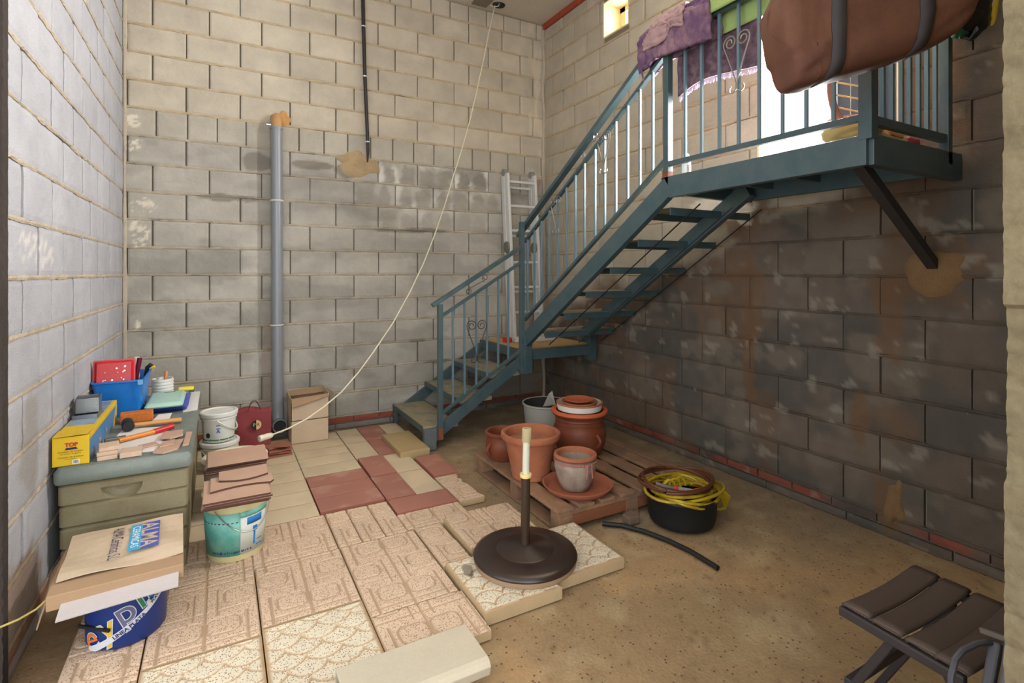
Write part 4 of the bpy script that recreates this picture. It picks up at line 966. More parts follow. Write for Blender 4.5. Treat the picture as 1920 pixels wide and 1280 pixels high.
band(BQ, .0405, .1245, -72, -40, .165, .200, .064, d=.0022).build('blue_shape', BLUEP, t, solid=.0006, smooth=True)
mb = MB()
for k in range(12): 
    q = band(BQ, .0405, .1245, -180+8*k, -176+8*k, .186, .190, .064, n=2, d=.0022); mb.add(q.v, q.f)
mb.build('dashed_line', NAVY, t, solid=.0006)
mb = MB(); rs = random.Random(12)
for k in range(22):
    a = -140+3.6*k; q = band(BQ, .0405, .1245, a, a+rs.uniform(1, 3), .040+rs.uniform(0, .004), .048+rs.uniform(0, .006), .064, n=2, d=.0022); mb.add(q.v, q.f)
mb.build('worn_print', NAVY, t, solid=.0006)
mb = MB()
for b0, b1, a0, a1 in ((.060, .125, -58, -54), (.125, .150, -60, -50), (.05, .055, -52, -36), (.075, .080, -50, -38)): q = band(BQ, .0405, .1245, a0, a1, b0, b1, .064, n=4, d=.0022); mb.add(q.v, q.f)
mb.build('worn_print', BLUEP, t, solid=.0006)
MB().lathe([(0, 0), (.010, 0)], (0, 0, 0), 16, Matrix.Translation((BQ[0]+.1405*math.cos(R(-78)), BQ[1]+.1405*math.sin(R(-78)), .262)) @ Euler((R(90), 0, R(12))).to_matrix().to_4x4()).build('red_dot', REDP, t)
arc_handle(BQ, .146, .292, R(-128), R(-5), .115, .0022, GALV, t, 'wire_handle')
zt = .0405+.300+.001
tl = tstack(-.062, .212, 2.69, 2.985, zt, 4, .009, ['pinkish tile, %s of the front stack on the turquoise bucket' % w_ for w_ in ('lowest', 'second from the bottom', 'second from the top', 'highest full square')], None, seed=8)
z = zt+4*.0098
def curved(x0, x1, y0, y1, sgn):
    pts = [(x0+(x1-x0)*i/20, (y0+.040*math.sin(math.pi*i/20)*sgn*-1+(.03*i/20))) for i in range(21)]; return pts+[(x1, y1), (x0, y1)]
darkedge(single(MB().prism([(-.035+.255*i/20, 2.795-.03*math.sin(math.pi*.9*i/20)*-1-.05*(i/20)**3*0) for i in range(21)]+[(.235, 2.83), (.225, 2.99), (-.035, 2.98)], z, z+.009), 'curved_cut_tile', PINKT, 'pinkish tile with a curved cut edge on the front stack, lower one', 'tile', (.09, 2.85, z), bevel=.0008))
darkedge(single(MB().prism([(.0+.215*i/20, 2.905-.035*math.sin(math.pi*i/20)) for i in range(21)]+[(.22, 3.04), (-.0, 3.03)], z+.0098, z+.0188), 'curved_cut_tile', PINKT, 'pinkish tile with a curved cut edge on the front stack, upper one', 'tile', (.1, 2.95, z+.01), bevel=.0008))

# red shop bag, cartons, broken tiles by the pipe
t = thing('paper_bag', 'crumpled dark red paper carrier bag with a round P|R emblem by the back wall', 'paper bag', (.245, 4.62, .038))
RBG = mat('dark red paper', (124, 48, 50), .7, var=.12, scale=9, bump=.1)
def rumple(mb, amp, f, seed):
    out = []
    for v in mb.v:
        a = float(fbm(np.array(v[0]*f+v[1]*f*.7), np.array(v[2]*f), seed))-.5; b = float(fbm(np.array(v[1]*f+9), np.array(v[2]*f+v[0]*f), seed+5))-.5
        out.append((v[0]+a*amp, v[1]+b*amp, v[2]+a*b*amp))
    mb.v = out; return mb
bz = np.linspace(.04, .335, 12)
rg = []
for z in bz:
    k = (z-.04)/.295; hy = .055-.035*k; rg.append([Vector(p) for p in [(x, 4.62+s*hy*(1-abs(i/10-.5)*.1), z+.012*math.sin(i*.6)*k) for s, rng_ in ((-1, range(11)), (1, range(10, -1, -1))) for i in rng_ for x in [.245-.115+.23*i/10]]])
rumple(loft(rg, cap1=False), .022, 9, 3).build('bag_body', RBG, t, smooth=True, solid=.0015)
for dy in (-.022, .02): MB().tube([(.195+.095*i/12+.0, 4.60+dy, .32+.075*math.sin(math.pi*i/12)) for i in range(13)], .0022, 6).build('cord_handle', plain('dark cord', (60, 36, 40)), t, smooth=True)
Mb_ = Matrix.Translation((.255, 4.553, .215)) @ Euler((R(84), 0, R(-3))).to_matrix().to_4x4()
MB().prism([(.036*math.cos(a), .036*math.sin(a)) for a in np.linspace(math.pi/2, 3*math.pi/2, 16)], 0, .0012, Mb_).build('emblem_left', BLK, t)
MB().prism([(.036*math.cos(a), .036*math.sin(a)) for a in np.linspace(-math.pi/2, math.pi/2, 16)], 0, .0012, Mb_).build('emblem_right', plain('beige print', (200, 172, 120)), t)
txt('P', .036, Mb_ @ Matrix.Translation((-.014, 0, .002)), plain('beige print', (200, 172, 120)), t, 'letter'); txt('R', .036, Mb_ @ Matrix.Translation((.015, 0, .002)), BLK, t, 'letter')
t = thing('cardboard_carton', 'lower closed carton of the pair standing right of the drain pipe', 'carton', (.62, 4.63, .038))
MB().box(.503, .782, 4.50, 4.80, .038, .215).build('box_body', CARD, t, bevel=.003)
t = thing('cardboard_carton', 'upper open carton with torn flaps on top of the lower carton', 'carton', (.62, 4.64, .216))
mb = MB(); x0, x1, y0, y1, z0, z1 = .501, .788, 4.505, 4.80, .217, .385
mb.box(x0, x1, y0, y0+.004, z0, z1).box(x0, x1, y1-.004, y1, z0, z1+.03).box(x0, x0+.004, y0, y1, z0, z1+.01).box(x1-.004, x1, y0, y1, z0, z1+.035).box(x0, x1, y0, y1, z0, z0+.004)
mb.build('box_body', CARD, t)
rumple(MB().add([(x0+.282*i/8, y0-.004-.03*j/3*(1-.3*i/8), z1+.012-(.065-.05*i/8)*j/3+.015*i/8) for j in range(4) for i in range(9)], [(j*9+i, j*9+i+1, (j+1)*9+i+1, (j+1)*9+i) for j in range(3) for i in range(8)]), .008, 20, 4).build('front_flap', CARDIN, t, solid=.003)
MB().add([(x1, y0+.04, z1+.03), (x1, y1-.06, z1+.03), (x1+.075, y1-.05, z1-.02), (x1+.055, y0+.06, z1-.035)], [(0, 1, 2, 3)]).build('side_flap', CARDIN, t, solid=.003)
MB().add([(x0, y1-.01, z1+.02), (x1, y1-.01, z1+.035), (x1, y1-.09, z1+.00), (x0, y1-.09, z1-.01)], [(0, 1, 2, 3)]).build('back_flap', CARDIN, t, solid=.003)
rs = random.Random(9)
BR = mat('rusty red broken tile', (146, 92, 72), .85, var=.15)
for k, (cx, cy, a, hx, hy) in enumerate(((.40, 4.32, 5, .085, .075), (.40, 4.33, -4, .080, .07), (.395, 4.33, 8, .082, .075), (.375, 4.36, 20, .075, .06), (.43, 4.30, -25, .045, .05))):
    mb = MB().prism([(-hx, -hy), (hx*.9, -hy*.95), (hx, hy*.2), (hx*.6, hy), (-hx*.95, hy*.8)], 0, .010, TR(cx, cy, .037+.0165*k, a))
    single(mb, 'broken_tile', BR, 'broken reddish tile, %s of the heap in front of the drain pipe' % ('lowest', 'second from below', 'middle one', 'second from above', 'top small one')[k], 'broken tile', (cx, cy, .037+.0165*k), bevel=.001)

# ---------------------------------------------------------------- blue paint tub with cartons on top, bottom left
PT = (-.305, 2.475)
t = thing('paint_tub', 'dark blue paint tub with big coloured letters at the lower left', 'paint tub', (PT[0], PT[1], .041))
DB = plain('dark blue tub label', (22, 44, 104), .4)
MB().lathe([(0, 0), (.118, 0), (.122, .006), (.126, .012), (.128, .21), (.134, .213), (.134, .222), (.124, .222), (.122, .01), (0, .01)], (PT[0], PT[1], .0425), 48).build('tub_body', DB, t, smooth=True)
GRYP = plain('grey violet print', (90, 86, 110)); 
def wl(s_, size, a, b, m, off=0, d=0., rot=0.):
    q = text_mb(s_, size, off); q.v = [(v[0], v[1], v[2]+d) for v in q.v]
    if rot: xform(q, Euler((0, 0, R(rot))).to_matrix().to_4x4())
    return wrap(q, (PT[0], PT[1], .0415), .1275, b, R(a))
OUT = plain('pale outline print', (176, 182, 190))
for ch, a, b, m in (('e', -137, .045, plain('orange print', (186, 100, 44))), ('y', -111, .085, plain('gold print', (190, 156, 40))), ('p', -86, .130, GRYP), ('i', -66, .160, plain('green print', (40, 110, 66))), ('n', -46, .180, BLUEP)):
    wl(ch, .125, a, b, OUT, .0035, 0, 24).build('letter_outline', OUT, t); wl(ch, .125, a, b, m, .0005, .0009, 24).build('letter', m, t)
vs = []
for i in range(29):
    k = i/28; a = R(-142+124*k); h = .026*(1-.25*k); zc = .004+.165*k**1.2
    for s_ in (-1, 1): vs.append((PT[0]+.1300*math.cos(a), PT[1]+.1300*math.sin(a), .0425+max(.004, zc+s_*h*.5)))
MB().add(vs, [(2*i, 2*i+2, 2*i+3, 2*i+1) for i in range(28)]).build('white_stripe', plain('silver print', (178, 180, 186)), t, solid=.0006)
wl('LINEA PLATA', .0185, -80, .075, NAVY, .0006, .0032, 30).build('lettering', NAVY, t)
MB().add([wrapv for wrapv in [(PT[0]+.1303*math.cos(R(a)), PT[1]+.1303*math.sin(R(a)), .0425+z) for a, z in ((-53, .112), (-28, .150), (-32, .178), (-57, .140))]], [(0, 1, 2, 3)]).build('small_label', plain('silver print', (178, 180, 186)), t, solid=.0006)
wl('MATE\nPLATA', .014, -43, .146, BLK, .0004, .0034, 34).build('lettering', BLK, t)
MB().bar((PT[0]-.135, PT[1]-.06, .13), (PT[0]-.035, PT[1]-.135, .125), .008, .010).build('black_strap', BLACK, t)
t = thing('tile_carton', 'flattened tile carton with a violet and cyan logo lying on the blue paint tub', 'carton', (-.30, 2.50, .27))
zc = .268
MB().box(-.225, .165, -.22, .155, 0, .05, TR(-.29, 2.52, zc, 3)).build('box_body', CARDIN, t, bevel=.003)
Mc = Matrix.Translation((-.318, 2.545, zc+.062)) @ Euler((R(2), R(0), R(3))).to_matrix().to_4x4()
mb = MB(); n_ = 16
vs = [Mc @ Vector((-.185+.375*i/n_, -.165+.335*j/8, .012*math.sin(i/n_*3)*(j/8)+.006*math.sin(j+i*.4))) for j in range(9) for i in range(n_+1)]
mb.add(vs, [(j*(n_+1)+i, j*(n_+1)+i+1, (j+1)*(n_+1)+i+1, (j+1)*(n_+1)+i) for j in range(8) for i in range(n_)]); mb.build('top_flap', CARD, t, solid=.004)
MB().add([(-.222, -.215, .0), (.150, -.215, .0), (.150, -.305, -.022), (-.215, -.305, -.030)], [(0, 1, 2, 3)]); 
xform(MB().add([(-.185, -.20, .02), (.150, -.20, .03), (.148, -.285, .004), (-.190, -.292, -.004)], [(0, 1, 2, 3)]), TR(-.29, 2.52, zc, 3)).build('white_front_flap', plain('white flap', (166, 158, 156)), t, solid=.004)
xform(MB().add([(-.225, -.15, .045), (-.225, .12, .045), (-.262, .10, -.015), (-.262, -.14, -.09)], [(0, 1, 2, 3)]), TR(-.29, 2.52, zc, 3)).build('side_flap', CARDIN, t, solid=.004)
Ml = Mc @ Matrix.Translation((.050, .02, .017)) @ Euler((0, 0, R(-90))).to_matrix().to_4x4() @ Matrix.Diagonal((1.05, 1.3, 1, 1))
MB().box(-.105, .105, .0, .045, 0, .0008, Ml).build('logo_upper', plain('violet blue print', (70, 84, 160)), t)
MB().box(-.105, .105, -.030, .0, 0, .0008, Ml).build('logo_lower', plain('cyan print', (60, 150, 190)), t)
txt('ALMA', .062, Ml @ Matrix.Translation((0, .018, .0015)), CARD, t, 'logo_letters', offset=.001, sx=1.2); txt('CERAMICAS', .028, Ml @ Matrix.Translation((0, -.016, .0015)), WHT, t, 'logo_letters', sx=1.15)
txt('ALMA Cerámicas, S.L.', .042, Ml @ Matrix.Translation((.02, -.062, .001)), NAVY, t, 'lettering', sx=.66)
single(MB().tube([(-.612, 2.25, .275), (-.575, 2.30, .262), (-.54, 2.34, .262), (-.515, 2.37, .275)], .0035, 6), 'string', plain('yellow cord', (176, 160, 90)), 'thin yellow cord at the left edge running to the flattened carton', 'cord', (-.6, 2.35, .1), smooth=True)

# ---------------------------------------------------------------- parasol base
PBc = (1.248, 2.125); z0 = .0605
t = thing('parasol_base', 'round brown parasol base with an upright tube standing on the shell pavers', 'parasol base', (PBc[0], PBc[1], z0))
MB().lathe([(0, 0), (.232, 0), (.236, .006), (.238, .026), (0, .026)], (PBc[0], PBc[1], z0), 64).build('concrete_ring', mat('tan concrete ring', (150, 124, 98), .85), t, smooth=True)
MB().lathe([(0, .0265), (.240, .0265), (.242, .034), (.236, .044), (.215, .053), (.140, .060), (.135, .058), (.130, .061), (.05, .070), (.040, .078), (0, .078)], (PBc[0], PBc[1], z0), 64).build('brown_cover', DARK, t, smooth=True)
MB().tube([(PBc[0], PBc[1], z0+.075), (PBc[0]+.004, PBc[1]+.002, z0+.400)], .0215, 20).build('lower_tube', mat('dark brown tube', (52, 38, 28), .35, var=.2), t, smooth=True)
MB().lathe([(.018, .38), (.026, .385), (.028, .398), (.026, .402), (.016, .402)], (PBc[0]+.004, PBc[1]+.002, z0), 20).build('yellow_collar', plain('pale yellow collar', (206, 188, 120)), t, smooth=True)
MB().tube([(PBc[0]+.004, PBc[1]+.002, z0+.395), (PBc[0]+.009, PBc[1]+.004, z0+.55)], .0165, 18).build('upper_tube', plain('pale green white tube', (190, 190, 172)), t, smooth=True)
MB().lathe([(.017, 0), (.0215, 0), (.0215, .058), (.019, .061), (.014, .061), (.014, .02)], (0, 0, 0), 20, TR(PBc[0]+.009, PBc[1]+.004, z0+.550, ry=2)).build('beige_sleeve', plain('beige sleeve', (158, 144, 108)), t, smooth=True)

# ---------------------------------------------------------------- pallet and pots
t = thing('wooden_pallet', 'weathered wooden pallet on the bare floor carrying the flower pots', 'pallet', (2.08, 2.85, 0))
px0, px1, py0, py1 = 1.575, 2.62, 2.337, 3.39
for x in (1.575, 1.72, 1.865, 2.01, 2.155, 2.30, 2.445):
    w_ = .105 if x < 1.6 else .10; MB().box(x, x+w_, py0, py1, .112, .130).build('deck_board', WOOD, t, bevel=.003)
MB().box(2.57, 2.64, py0+.02, py1, .112, .130).build('deck_board', WOOD, t, bevel=.003)
for y in (py0+.005, 2.80, 3.29): MB().box(px0+.01, px1, y, y+.085, .090, .111).build('cross_board', WOOD, t, bevel=.003)
for y in (py0+.005, 2.80, 3.29):
    for x in (1.585, 2.05, 2.52): MB().box(x, x+.09, y, y+.085, .018, .0895).build('block', WOOD, t, bevel=.003)
MB().box(1.67, 2.53, py0+.006, py0+.022, .028, .089).build('end_board', mat('orange brown pallet board', (122, 74, 48), .85, var=.2), t, bevel=.003)
for x in (1.585, 2.05, 2.52): MB().box(x, x+.09, py0, py1, .001, .0175).build('runner', WOOD, t, bevel=.003)
ZPt = .1305
def pot(name, label, c, prof, m, z=ZPt, n=48): 
    t = thing(name, label, 'flower pot', (c[0], c[1], z)); MB().lathe(prof, (c[0], c[1], z), n).build('pot_body', m, t, smooth=True); return t
pc = (1.705, 2.835)
t = pot('terracotta_pot', 'tall orange terracotta pot with a rolled rim at the left of the pallet', pc, [(0, 0), (.112, 0), (.118, .004), (.120, .035), (.124, .038), (.126, .06), (.160, .225), (.163, .235), (.180, .238), (.188, .252), (.185, .272), (.172, .278), (.158, .270), (.154, .245), (.150, .22), (0, .22)], TERRA)
MB().lathe([(0, .2225), (.148, .2225)], (pc[0], pc[1], ZPt), 32).build('soil', mat('dry dusty soil', (150, 100, 76), .95, var=.3, scale=20, bump=.5), t)
def loop_handle(c, r, z, a, m, parent, s_=1.):
    M = Matrix.Translation((c[0]+r*math.cos(a), c[1]+r*math.sin(a), z)) @ Euler((0, 0, a)).to_matrix().to_4x4()
    pts = [M @ Vector((.028*s_*math.sin(math.pi*i/10), 0, (.035-.07*i/10)*s_)) for i in range(11)]
    MB().tube(pts, [.011*s_]*11, 8).build('handle', m, parent, smooth=True)
pc = (1.70, 3.19)
t = pot('small_brown_pot', 'small reddish brown pot with loop handles behind the tall terracotta pot', pc, [(0, 0), (.085, 0), (.105, .03), (.120, .08), (.118, .12), (.108, .15), (.112, .165), (.124, .172), (.126, .186), (.118, .192), (.104, .188), (.098, .16), (.10, .05), (0, .04)], TERRA2)
loop_handle(pc, .118, .215, R(-165), TERRA2, t); loop_handle(pc, .118, .215, R(15), TERRA2, t)
pc = (2.215, 3.02)
t = pot('large_brown_urn', 'large round brown glazed pot with a small loop handle, right rear of the pallet', pc, [(0, 0), (.125, 0), (.150, .02), (.178, .08), (.186, .13), (.180, .19), (.168, .215), (.170, .222), (.164, .228), (.164, .246), (.170, .250), (.166, .258), (.170, .272), (.188, .280), (.196, .292), (.194, .308), (.182, .314), (.164, .308), (.158, .28), (.165, .15), (0, .05)], TERRA2)
loop_handle(pc, .183, .262, R(-86), TERRA2, t, 1.1)
MB().lathe([(.186, .285), (.197, .296), (.1955, .311), (.182, .3165), (.163, .309)], (pc[0], pc[1], ZPt), 48).build('orange_rim', mat('orange rim glaze', (176, 84, 46), .6, var=.1), t, smooth=True)
def saucer(name, label, c, z, r, h, m, rim=None):
    t = thing(name, label, 'saucer', (c[0], c[1], z))
    MB().lathe([(0, 0), (r*.80, 0), (r*.86, .006), (r, h-.004), (r, h), (r-.008, h), (r*.84, .010), (0, .008)], (c[0], c[1], z), 48).build('dish', m, t, smooth=True)
    if rim: MB().lathe([(r-.001, h-.012), (r+.002, h-.006), (r, h+.0012), (r-.009, h+.001)], (c[0], c[1], z), 48).build('rim', rim, t, smooth=True)
    return t
zz = ZPt+.3165
t = thing('plant_saucer', 'wide white glazed saucer with orange rim resting on the large brown pot', 'saucer', (pc[0], pc[1], zz-.006))
MB().lathe([(0, 0), (.146, 0), (.154, .004), (.160, .046), (.160, .052), (.152, .052), (.145, .012), (0, .008)], (pc[0], pc[1], zz-.006), 48).build('dish', plain('white glaze', (196, 192, 182), .45), t, smooth=True)
MB().lathe([(.160, .042), (.163, .048), (.161, .0535), (.151, .053)], (pc[0], pc[1], zz-.006), 48).build('rim', TERRA, t, smooth=True)
saucer('plant_saucer', 'middle terracotta saucer stacked inside the white glazed one', pc, zz+.014, .128, .038, TERRA)
saucer('plant_saucer', 'small terracotta saucer on top of the saucer stack', (pc[0]-.005, pc[1]), zz+.0535, .100, .014, mat('brick orange clay', (166, 84, 52), .75, var=.1))
pc = (1.838, 2.525)
saucer('plant_saucer', 'large terracotta saucer on the front edge of the pallet under the pale pot', pc, ZPt, .205, .042, mat('worn terracotta', (150, 86, 62), .8, var=.18, scale=8))
pc2 = (pc[0]-.012, pc[1]+.005)
t = pot('pale_glazed_pot', 'pale glazed pot with terracotta rim and braided decoration standing in the saucer', pc2, [(0, 0), (.078, 0), (.084, .004), (.106, .06), (.122, .125), (.122, .145), (.114, .165), (.108, .175), (.100, .172), (.10, .13), (0, .12)], PALE, ZPt+.0115)
MB().lathe([(.108, .172), (.120, .176), (.127, .188), (.124, .200), (.114, .204), (.104, .198), (.100, .172)], (pc2[0], pc2[1], ZPt+.0115), 44).build('rim', TERRA, t, smooth=True)
MB().lathe([(0, .128), (.100, .128)], (pc2[0], pc2[1], ZPt+.0115), 32).build('soil', _mats['dry dusty soil'], t)
mb = MB(); mb.tube([(pc2[0]+(.1185+.003*(i % 2))*math.cos(2*math.pi*i/80), pc2[1]+(.1185+.003*(i % 2))*math.sin(2*math.pi*i/80), ZPt+.0115+.160+.004*(i % 2)) for i in range(80)], .0045, 6, closed=True); mb.build('braid', mat('pinkish braid', (160, 104, 88), .7), t, smooth=True)
for da in (-.10, .12):
    a = R(-86)+da; mb = MB(); mb.tube([(pc2[0]+(.124+.004*(i % 2))*math.cos(a+da*.6*i/14), pc2[1]+(.124+.004*(i % 2))*math.sin(a+da*.6*i/14), ZPt+.0115+.165-.006*i) for i in range(14)], .0055, 6); mb.build('braid_tassel', _mats['pinkish braid'], t, smooth=True)
# white bin behind the urn
t = thing('plastic_bin', 'round white bin with a dark inside behind the large brown pot', 'bin', (2.30, 3.62, 0))
MB().lathe([(0, 0), (.150, 0), (.185, .33), (.195, .335), (.195, .345), (.184, .345)], (2.325, 3.62, .002), 40).build('bin_wall', plain('dusty white plastic', (150, 148, 140)), t, smooth=True, solid=.004)
MB().lathe([(.183, .343), (.150, .02), (0, .02)], (2.325, 3.62, .002), 40).build('dark_liner', plain('dark liner', (30, 27, 26)), t, smooth=True, solid=.002)
rumple(MB().add([(2.28, 3.60, .32), (2.40, 3.60, .32), (2.42, 3.66, .33), (2.385, 3.62, .43), (2.36, 3.63, .41)], [(0, 1, 2, 3, 4)]), .01, 20, 2).build('plastic_sheet', plain('translucent sheet', (150, 146, 138), .3), t, solid=.004)
# loose stone
single(MB().prism([(-.05, -.03), (.02, -.045), (.06, -.01), (.04, .035), (-.04, .03)], 0, .045, TR(2.02, 2.27, .002, 10)), 'stone_chunk', mat('rough brown stone', (104, 86, 72), .9, var=.2, bump=.5), 'rough brown stone chunk on the floor at the pallet corner', 'stone', (2.02, 2.27, .002), bevel=.006)

# ---------------------------------------------------------------- black tub with hoses
hc = (2.275, 2.140)
t = thing('black_tub', 'black round rubber tub on the floor holding coiled hoses', 'tub', (hc[0], hc[1], 0))
mb = MB().lathe([(0, 0), (.150, 0), (.172, .012), (.185, .05), (.190, .15), (.197, .158), (.192, .165), (.180, .16), (.172, .03), (0, .02)], (hc[0], hc[1], .003), 48); mb.build('tub_body', mat('black tub rubber', (20, 20, 20), .6, var=.2, bump=.1), t, smooth=True)
YH = mat('yellow hose', (178, 152, 30), .45, var=.18, scale=12, col2=(140, 112, 26)); BH = mat('brown hose', (84, 46, 28), .45, var=.2)
def coil(n, r0, z0_, seed, ex=1., ey=1., dx=0, dy=0, tilt=.0, amp=.02, turns=1, wob=.01):
    rs = random.Random(seed); pts = []; ph = rs.uniform(0, 6); pa = [rs.uniform(0, 6) for _ in range(4)]
    for i in range(n*turns+1):
        a = ph+2*math.pi*i/n; k = i/(n*turns)
        r = r0+wob*math.sin(a*2.3+pa[0])+wob*math.sin(a*.7+pa[1])
        pts.append((hc[0]+dx+r*ex*math.cos(a), hc[1]+dy+r*ey*math.sin(a), z0_+tilt*math.cos(a)+amp*math.sin(a*1.7+pa[2])+.01*math.sin(a*.37+pa[3])))
    return pts
t = thing('yellow_hose', 'coiled yellow hose heaped in the black tub with a grey and red connector', 'hose', (hc[0], hc[1], .17))
MB().tube(coil(44, .150, .170, 1, 1.05, 1.0, turns=5, amp=.030, wob=.022), .0080, 8).build('hose_coil', YH, t, smooth=True)
MB().tube(coil(44, .175, .185, 2, 1.18, .95, dx=.015, turns=3, amp=.016, wob=.018), .0085, 8).build('hose_coil', YH, t, smooth=True)
for k in range(3): MB().tube([(hc[0]-.06+.04*k+.035*math.cos(a), hc[1]+.02+.02*math.sin(a*.5), .185+.045*math.sin(a)) for a in np.linspace(0, math.pi, 12)], .0085, 8).build('hose_hump', YH, t, smooth=True)
MB().tube([(hc[0]+.15, hc[1]-.02, .18), (hc[0]+.20, hc[1]-.06, .165), (hc[0]+.24, hc[1]-.07, .12), (hc[0]+.27, hc[1]-.08, .06), (hc[0]+.25, hc[1]-.05, .03)], [.0095, .011, .014, .012, .009], 8).build('hose_end', YH, t, smooth=True)
for k in range(5): 
    o_ = .012*k; MB().tube([(hc[0]+.10+o_, hc[1]+.03-o_, .18+o_*.4), (hc[0]+.19+o_*.5, hc[1]-.03-o_, .175), (hc[0]+.245+o_*.5, hc[1]-.055-o_, .11+o_*.3), (hc[0]+.27, hc[1]-.075, .045), (hc[0]+.225, hc[1]-.03, .03)], .0085, 8).build('hose_loop', YH, t, smooth=True)
ca, cb = Vector((hc[0]-.155, hc[1]-.02, .235)), Vector((hc[0]-.03, hc[1]-.10, .205))
MB().tube([ca+Vector((-.03, .03, .01)), ca, ca.lerp(cb, .35)], .011, 10).build('grey_hose_piece', plain('grey hose', (104, 96, 84)), t, smooth=True)
MB().tube([ca.lerp(cb, .35), ca.lerp(cb, .50)], .016, 12).build('red_connector', plain('orange red plastic', (178, 64, 40), .4), t, smooth=True)
MB().tube([ca.lerp(cb, .50), cb+Vector((.02, 0, 0))], [.015, .012], 12).build('grey_connector', plain('light grey plastic', (150, 146, 140), .35), t, smooth=True)
MB().tube([cb+Vector((.02, 0, 0)), cb+Vector((.055, -.005, 0))], .015, 12).build('red_connector', _mats['orange red plastic'], t, smooth=True)
MB().tube([cb+Vector((.055, -.005, 0)), cb+Vector((.075, -.008, 0))], .013, 12).build('white_nut', CREAM, t, smooth=True)
t = thing('brown_hose', 'dark brown hose looped over the top of the yellow hose in the black tub', 'hose', (hc[0], hc[1], .22))
MB().tube(coil(48, .195, .228, 5, 1.06, .92, dx=-.01, dy=.03, turns=3, amp=.010, tilt=-.005, wob=.008), .0085, 8).build('hose_coil', BH, t, smooth=True)
single(MB().tube([(1.85, 2.31, .014), (1.93, 2.24, .014), (1.99, 2.13, .014), (2.03, 2.00, .014), (2.05, 1.86, .014), (2.045, 1.70, .014)], .0125, 12), 'black_pipe', BLACK, 'short curved black pipe lying on the floor in front of the black tub', 'pipe', (2.0, 2.0, .014), smooth=True)

# ---------------------------------------------------------------- stool, lower right
STL = mat('faded brown plastic', (76, 63, 56), .6, var=.12, scale=6, bump=.05); STF = mat('grey brown stool frame', (48, 43, 45), .5, var=.1)
t = thing('folding_stool', 'low folding stool with three wide brown slats at the bottom right', 'stool', (1.76, .72, 0))
ZS = .452
for k, y1 in enumerate((.868, .788, .705, .640)):
    y0 = y1-.072; vs = []
    for i in range(15):
        u = i/14; x = 1.565+.40*u+(.868-y1)*-.06; z = ZS-.012*math.sin(math.pi*u)
        for y, dz in ((y0, -.006), (y0+.008, 0), (y1-.008, 0), (y1, -.006)): vs.append((x, y, z+dz))
    MB().add(vs, [(i*4+j, (i+1)*4+j, (i+1)*4+j+1, i*4+j+1) for i in range(14) for j in range(3)]).build('slat', STL, t, smooth=True, solid=.010)
for xo in (-.004, .385):
    MB().bar((1.572+xo, .875, ZS-.024), (1.553+xo, .575, ZS-.024), .020, .026).build('seat_rail', STF, t, bevel=.004)
for xo in (.018, .362):
    MB().bar((1.545+xo, .615, ZS-.04), (1.53+xo, .40, .0), .016, .022).build('leg', STF, t, bevel=.003)
    MB().bar((1.560+xo, .745, ZS-.04), (1.572+xo, .965, .0), .016, .022).build('leg', STF, t, bevel=.003)
MB().bar((1.575, .86, .22), (1.94, .86, .22), .02, .03).build('crossbar', STF, t, bevel=.003)
t = thing('folded_frame', 'grey tubular frame leaning behind the near pier at the bottom right corner', 'folding frame', (1.50, .48, 0))
GT = plain('grey plastic tube', (78, 76, 82), .5)
MB().tube([(1.425, .560, .02), (1.43, .560, .40), (1.437, .560, .495), (1.455, .560, .525), (1.484, .558, .536), (1.541, .552, .536), (1.60, .540, .528)], .007, 8).build('bent_tube', GT, t, smooth=True)
MB().bar((1.30, .530, .0), (1.600, .535, .53), .022, .026).build('upright', GT, t, bevel=.005)
MB().bar((1.22, .45, .0), (1.50, .472, .615), .026, .036).build('upright', GT, t, bevel=.006)
MB().bar((1.588, .560, .548), (1.55, .50, .575), .010, .012).build('hinge_bar', GALV, t, bevel=.002)

# ---------------------------------------------------------------- things on the platform and its rails
def cloth(name, m, label, cat, pts2, ys, origin, amp=.012, f=14, seed=1, th=.02, wave=.0, smooth=True, parent=None, lowfun=None, part=None):
    """sheet hung over a rail that runs along y: pts2 = cross-section (x,z), ys = positions along the rail"""
    n = len(pts2); vs = []
    for j, y in enumerate(ys):
        for i, (x, z) in enumerate(pts2):
            d = float(fbm(np.array(y*f), np.array(i*.35+seed), seed))-.5
            lf = lowfun(j/(len(ys)-1), i/(n-1)) if lowfun else (0, 0, 0)
            vs.append((x+d*amp*2+lf[0], y+lf[1]+d*amp, z+d*amp*.6+lf[2]+wave*math.sin(y*30+i)))
    mb = MB().add(vs, [(j*n+i, (j+1)*n+i, (j+1)*n+i+1, j*n+i+1) for j in range(len(ys)-1) for i in range(n-1)])
    if part: return mb.build(part, m, parent, smooth=smooth, solid=th)
    return single(mb, name, m, label, cat, origin, smooth=smooth, solid=th)
def dense(P, n):
    P = [np.array(p, float) for p in P]; out = []
    for a, b in zip(P[:-1], P[1:]):
        for k in range(n): out.append(tuple(a+(b-a)*k/n))
    return out+[tuple(P[-1])]
FUR = mat('purple plush pile', (100, 72, 100), .95, var=.35, scale=9, bump=1., bscale=300, col2=(128, 98, 110))
FURL = mat('mauve plush pile', (158, 128, 128), .95, var=.3, scale=20, bump=1., bscale=300)
ZR = ZT+.09
sec = dense([(XO-.045, 2.655), (XO-.055, ZR-.03), (XO-.03, ZR+.015), (XO+.03, ZR+.015), (XO+.045, ZR-.05), (XO+.045, ZR-.2)], 14)
t = thing('bath_mat', 'fluffy purple and mauve bath mat draped over the rail at the stair corner post', 'bath mat', (XO, 2.2, ZR))
lf = lambda a, b: (0, 0, (.05*(a-.5))*(1 if b < .4 else 0)-.10*max(0, a-.75)*4*(.6))
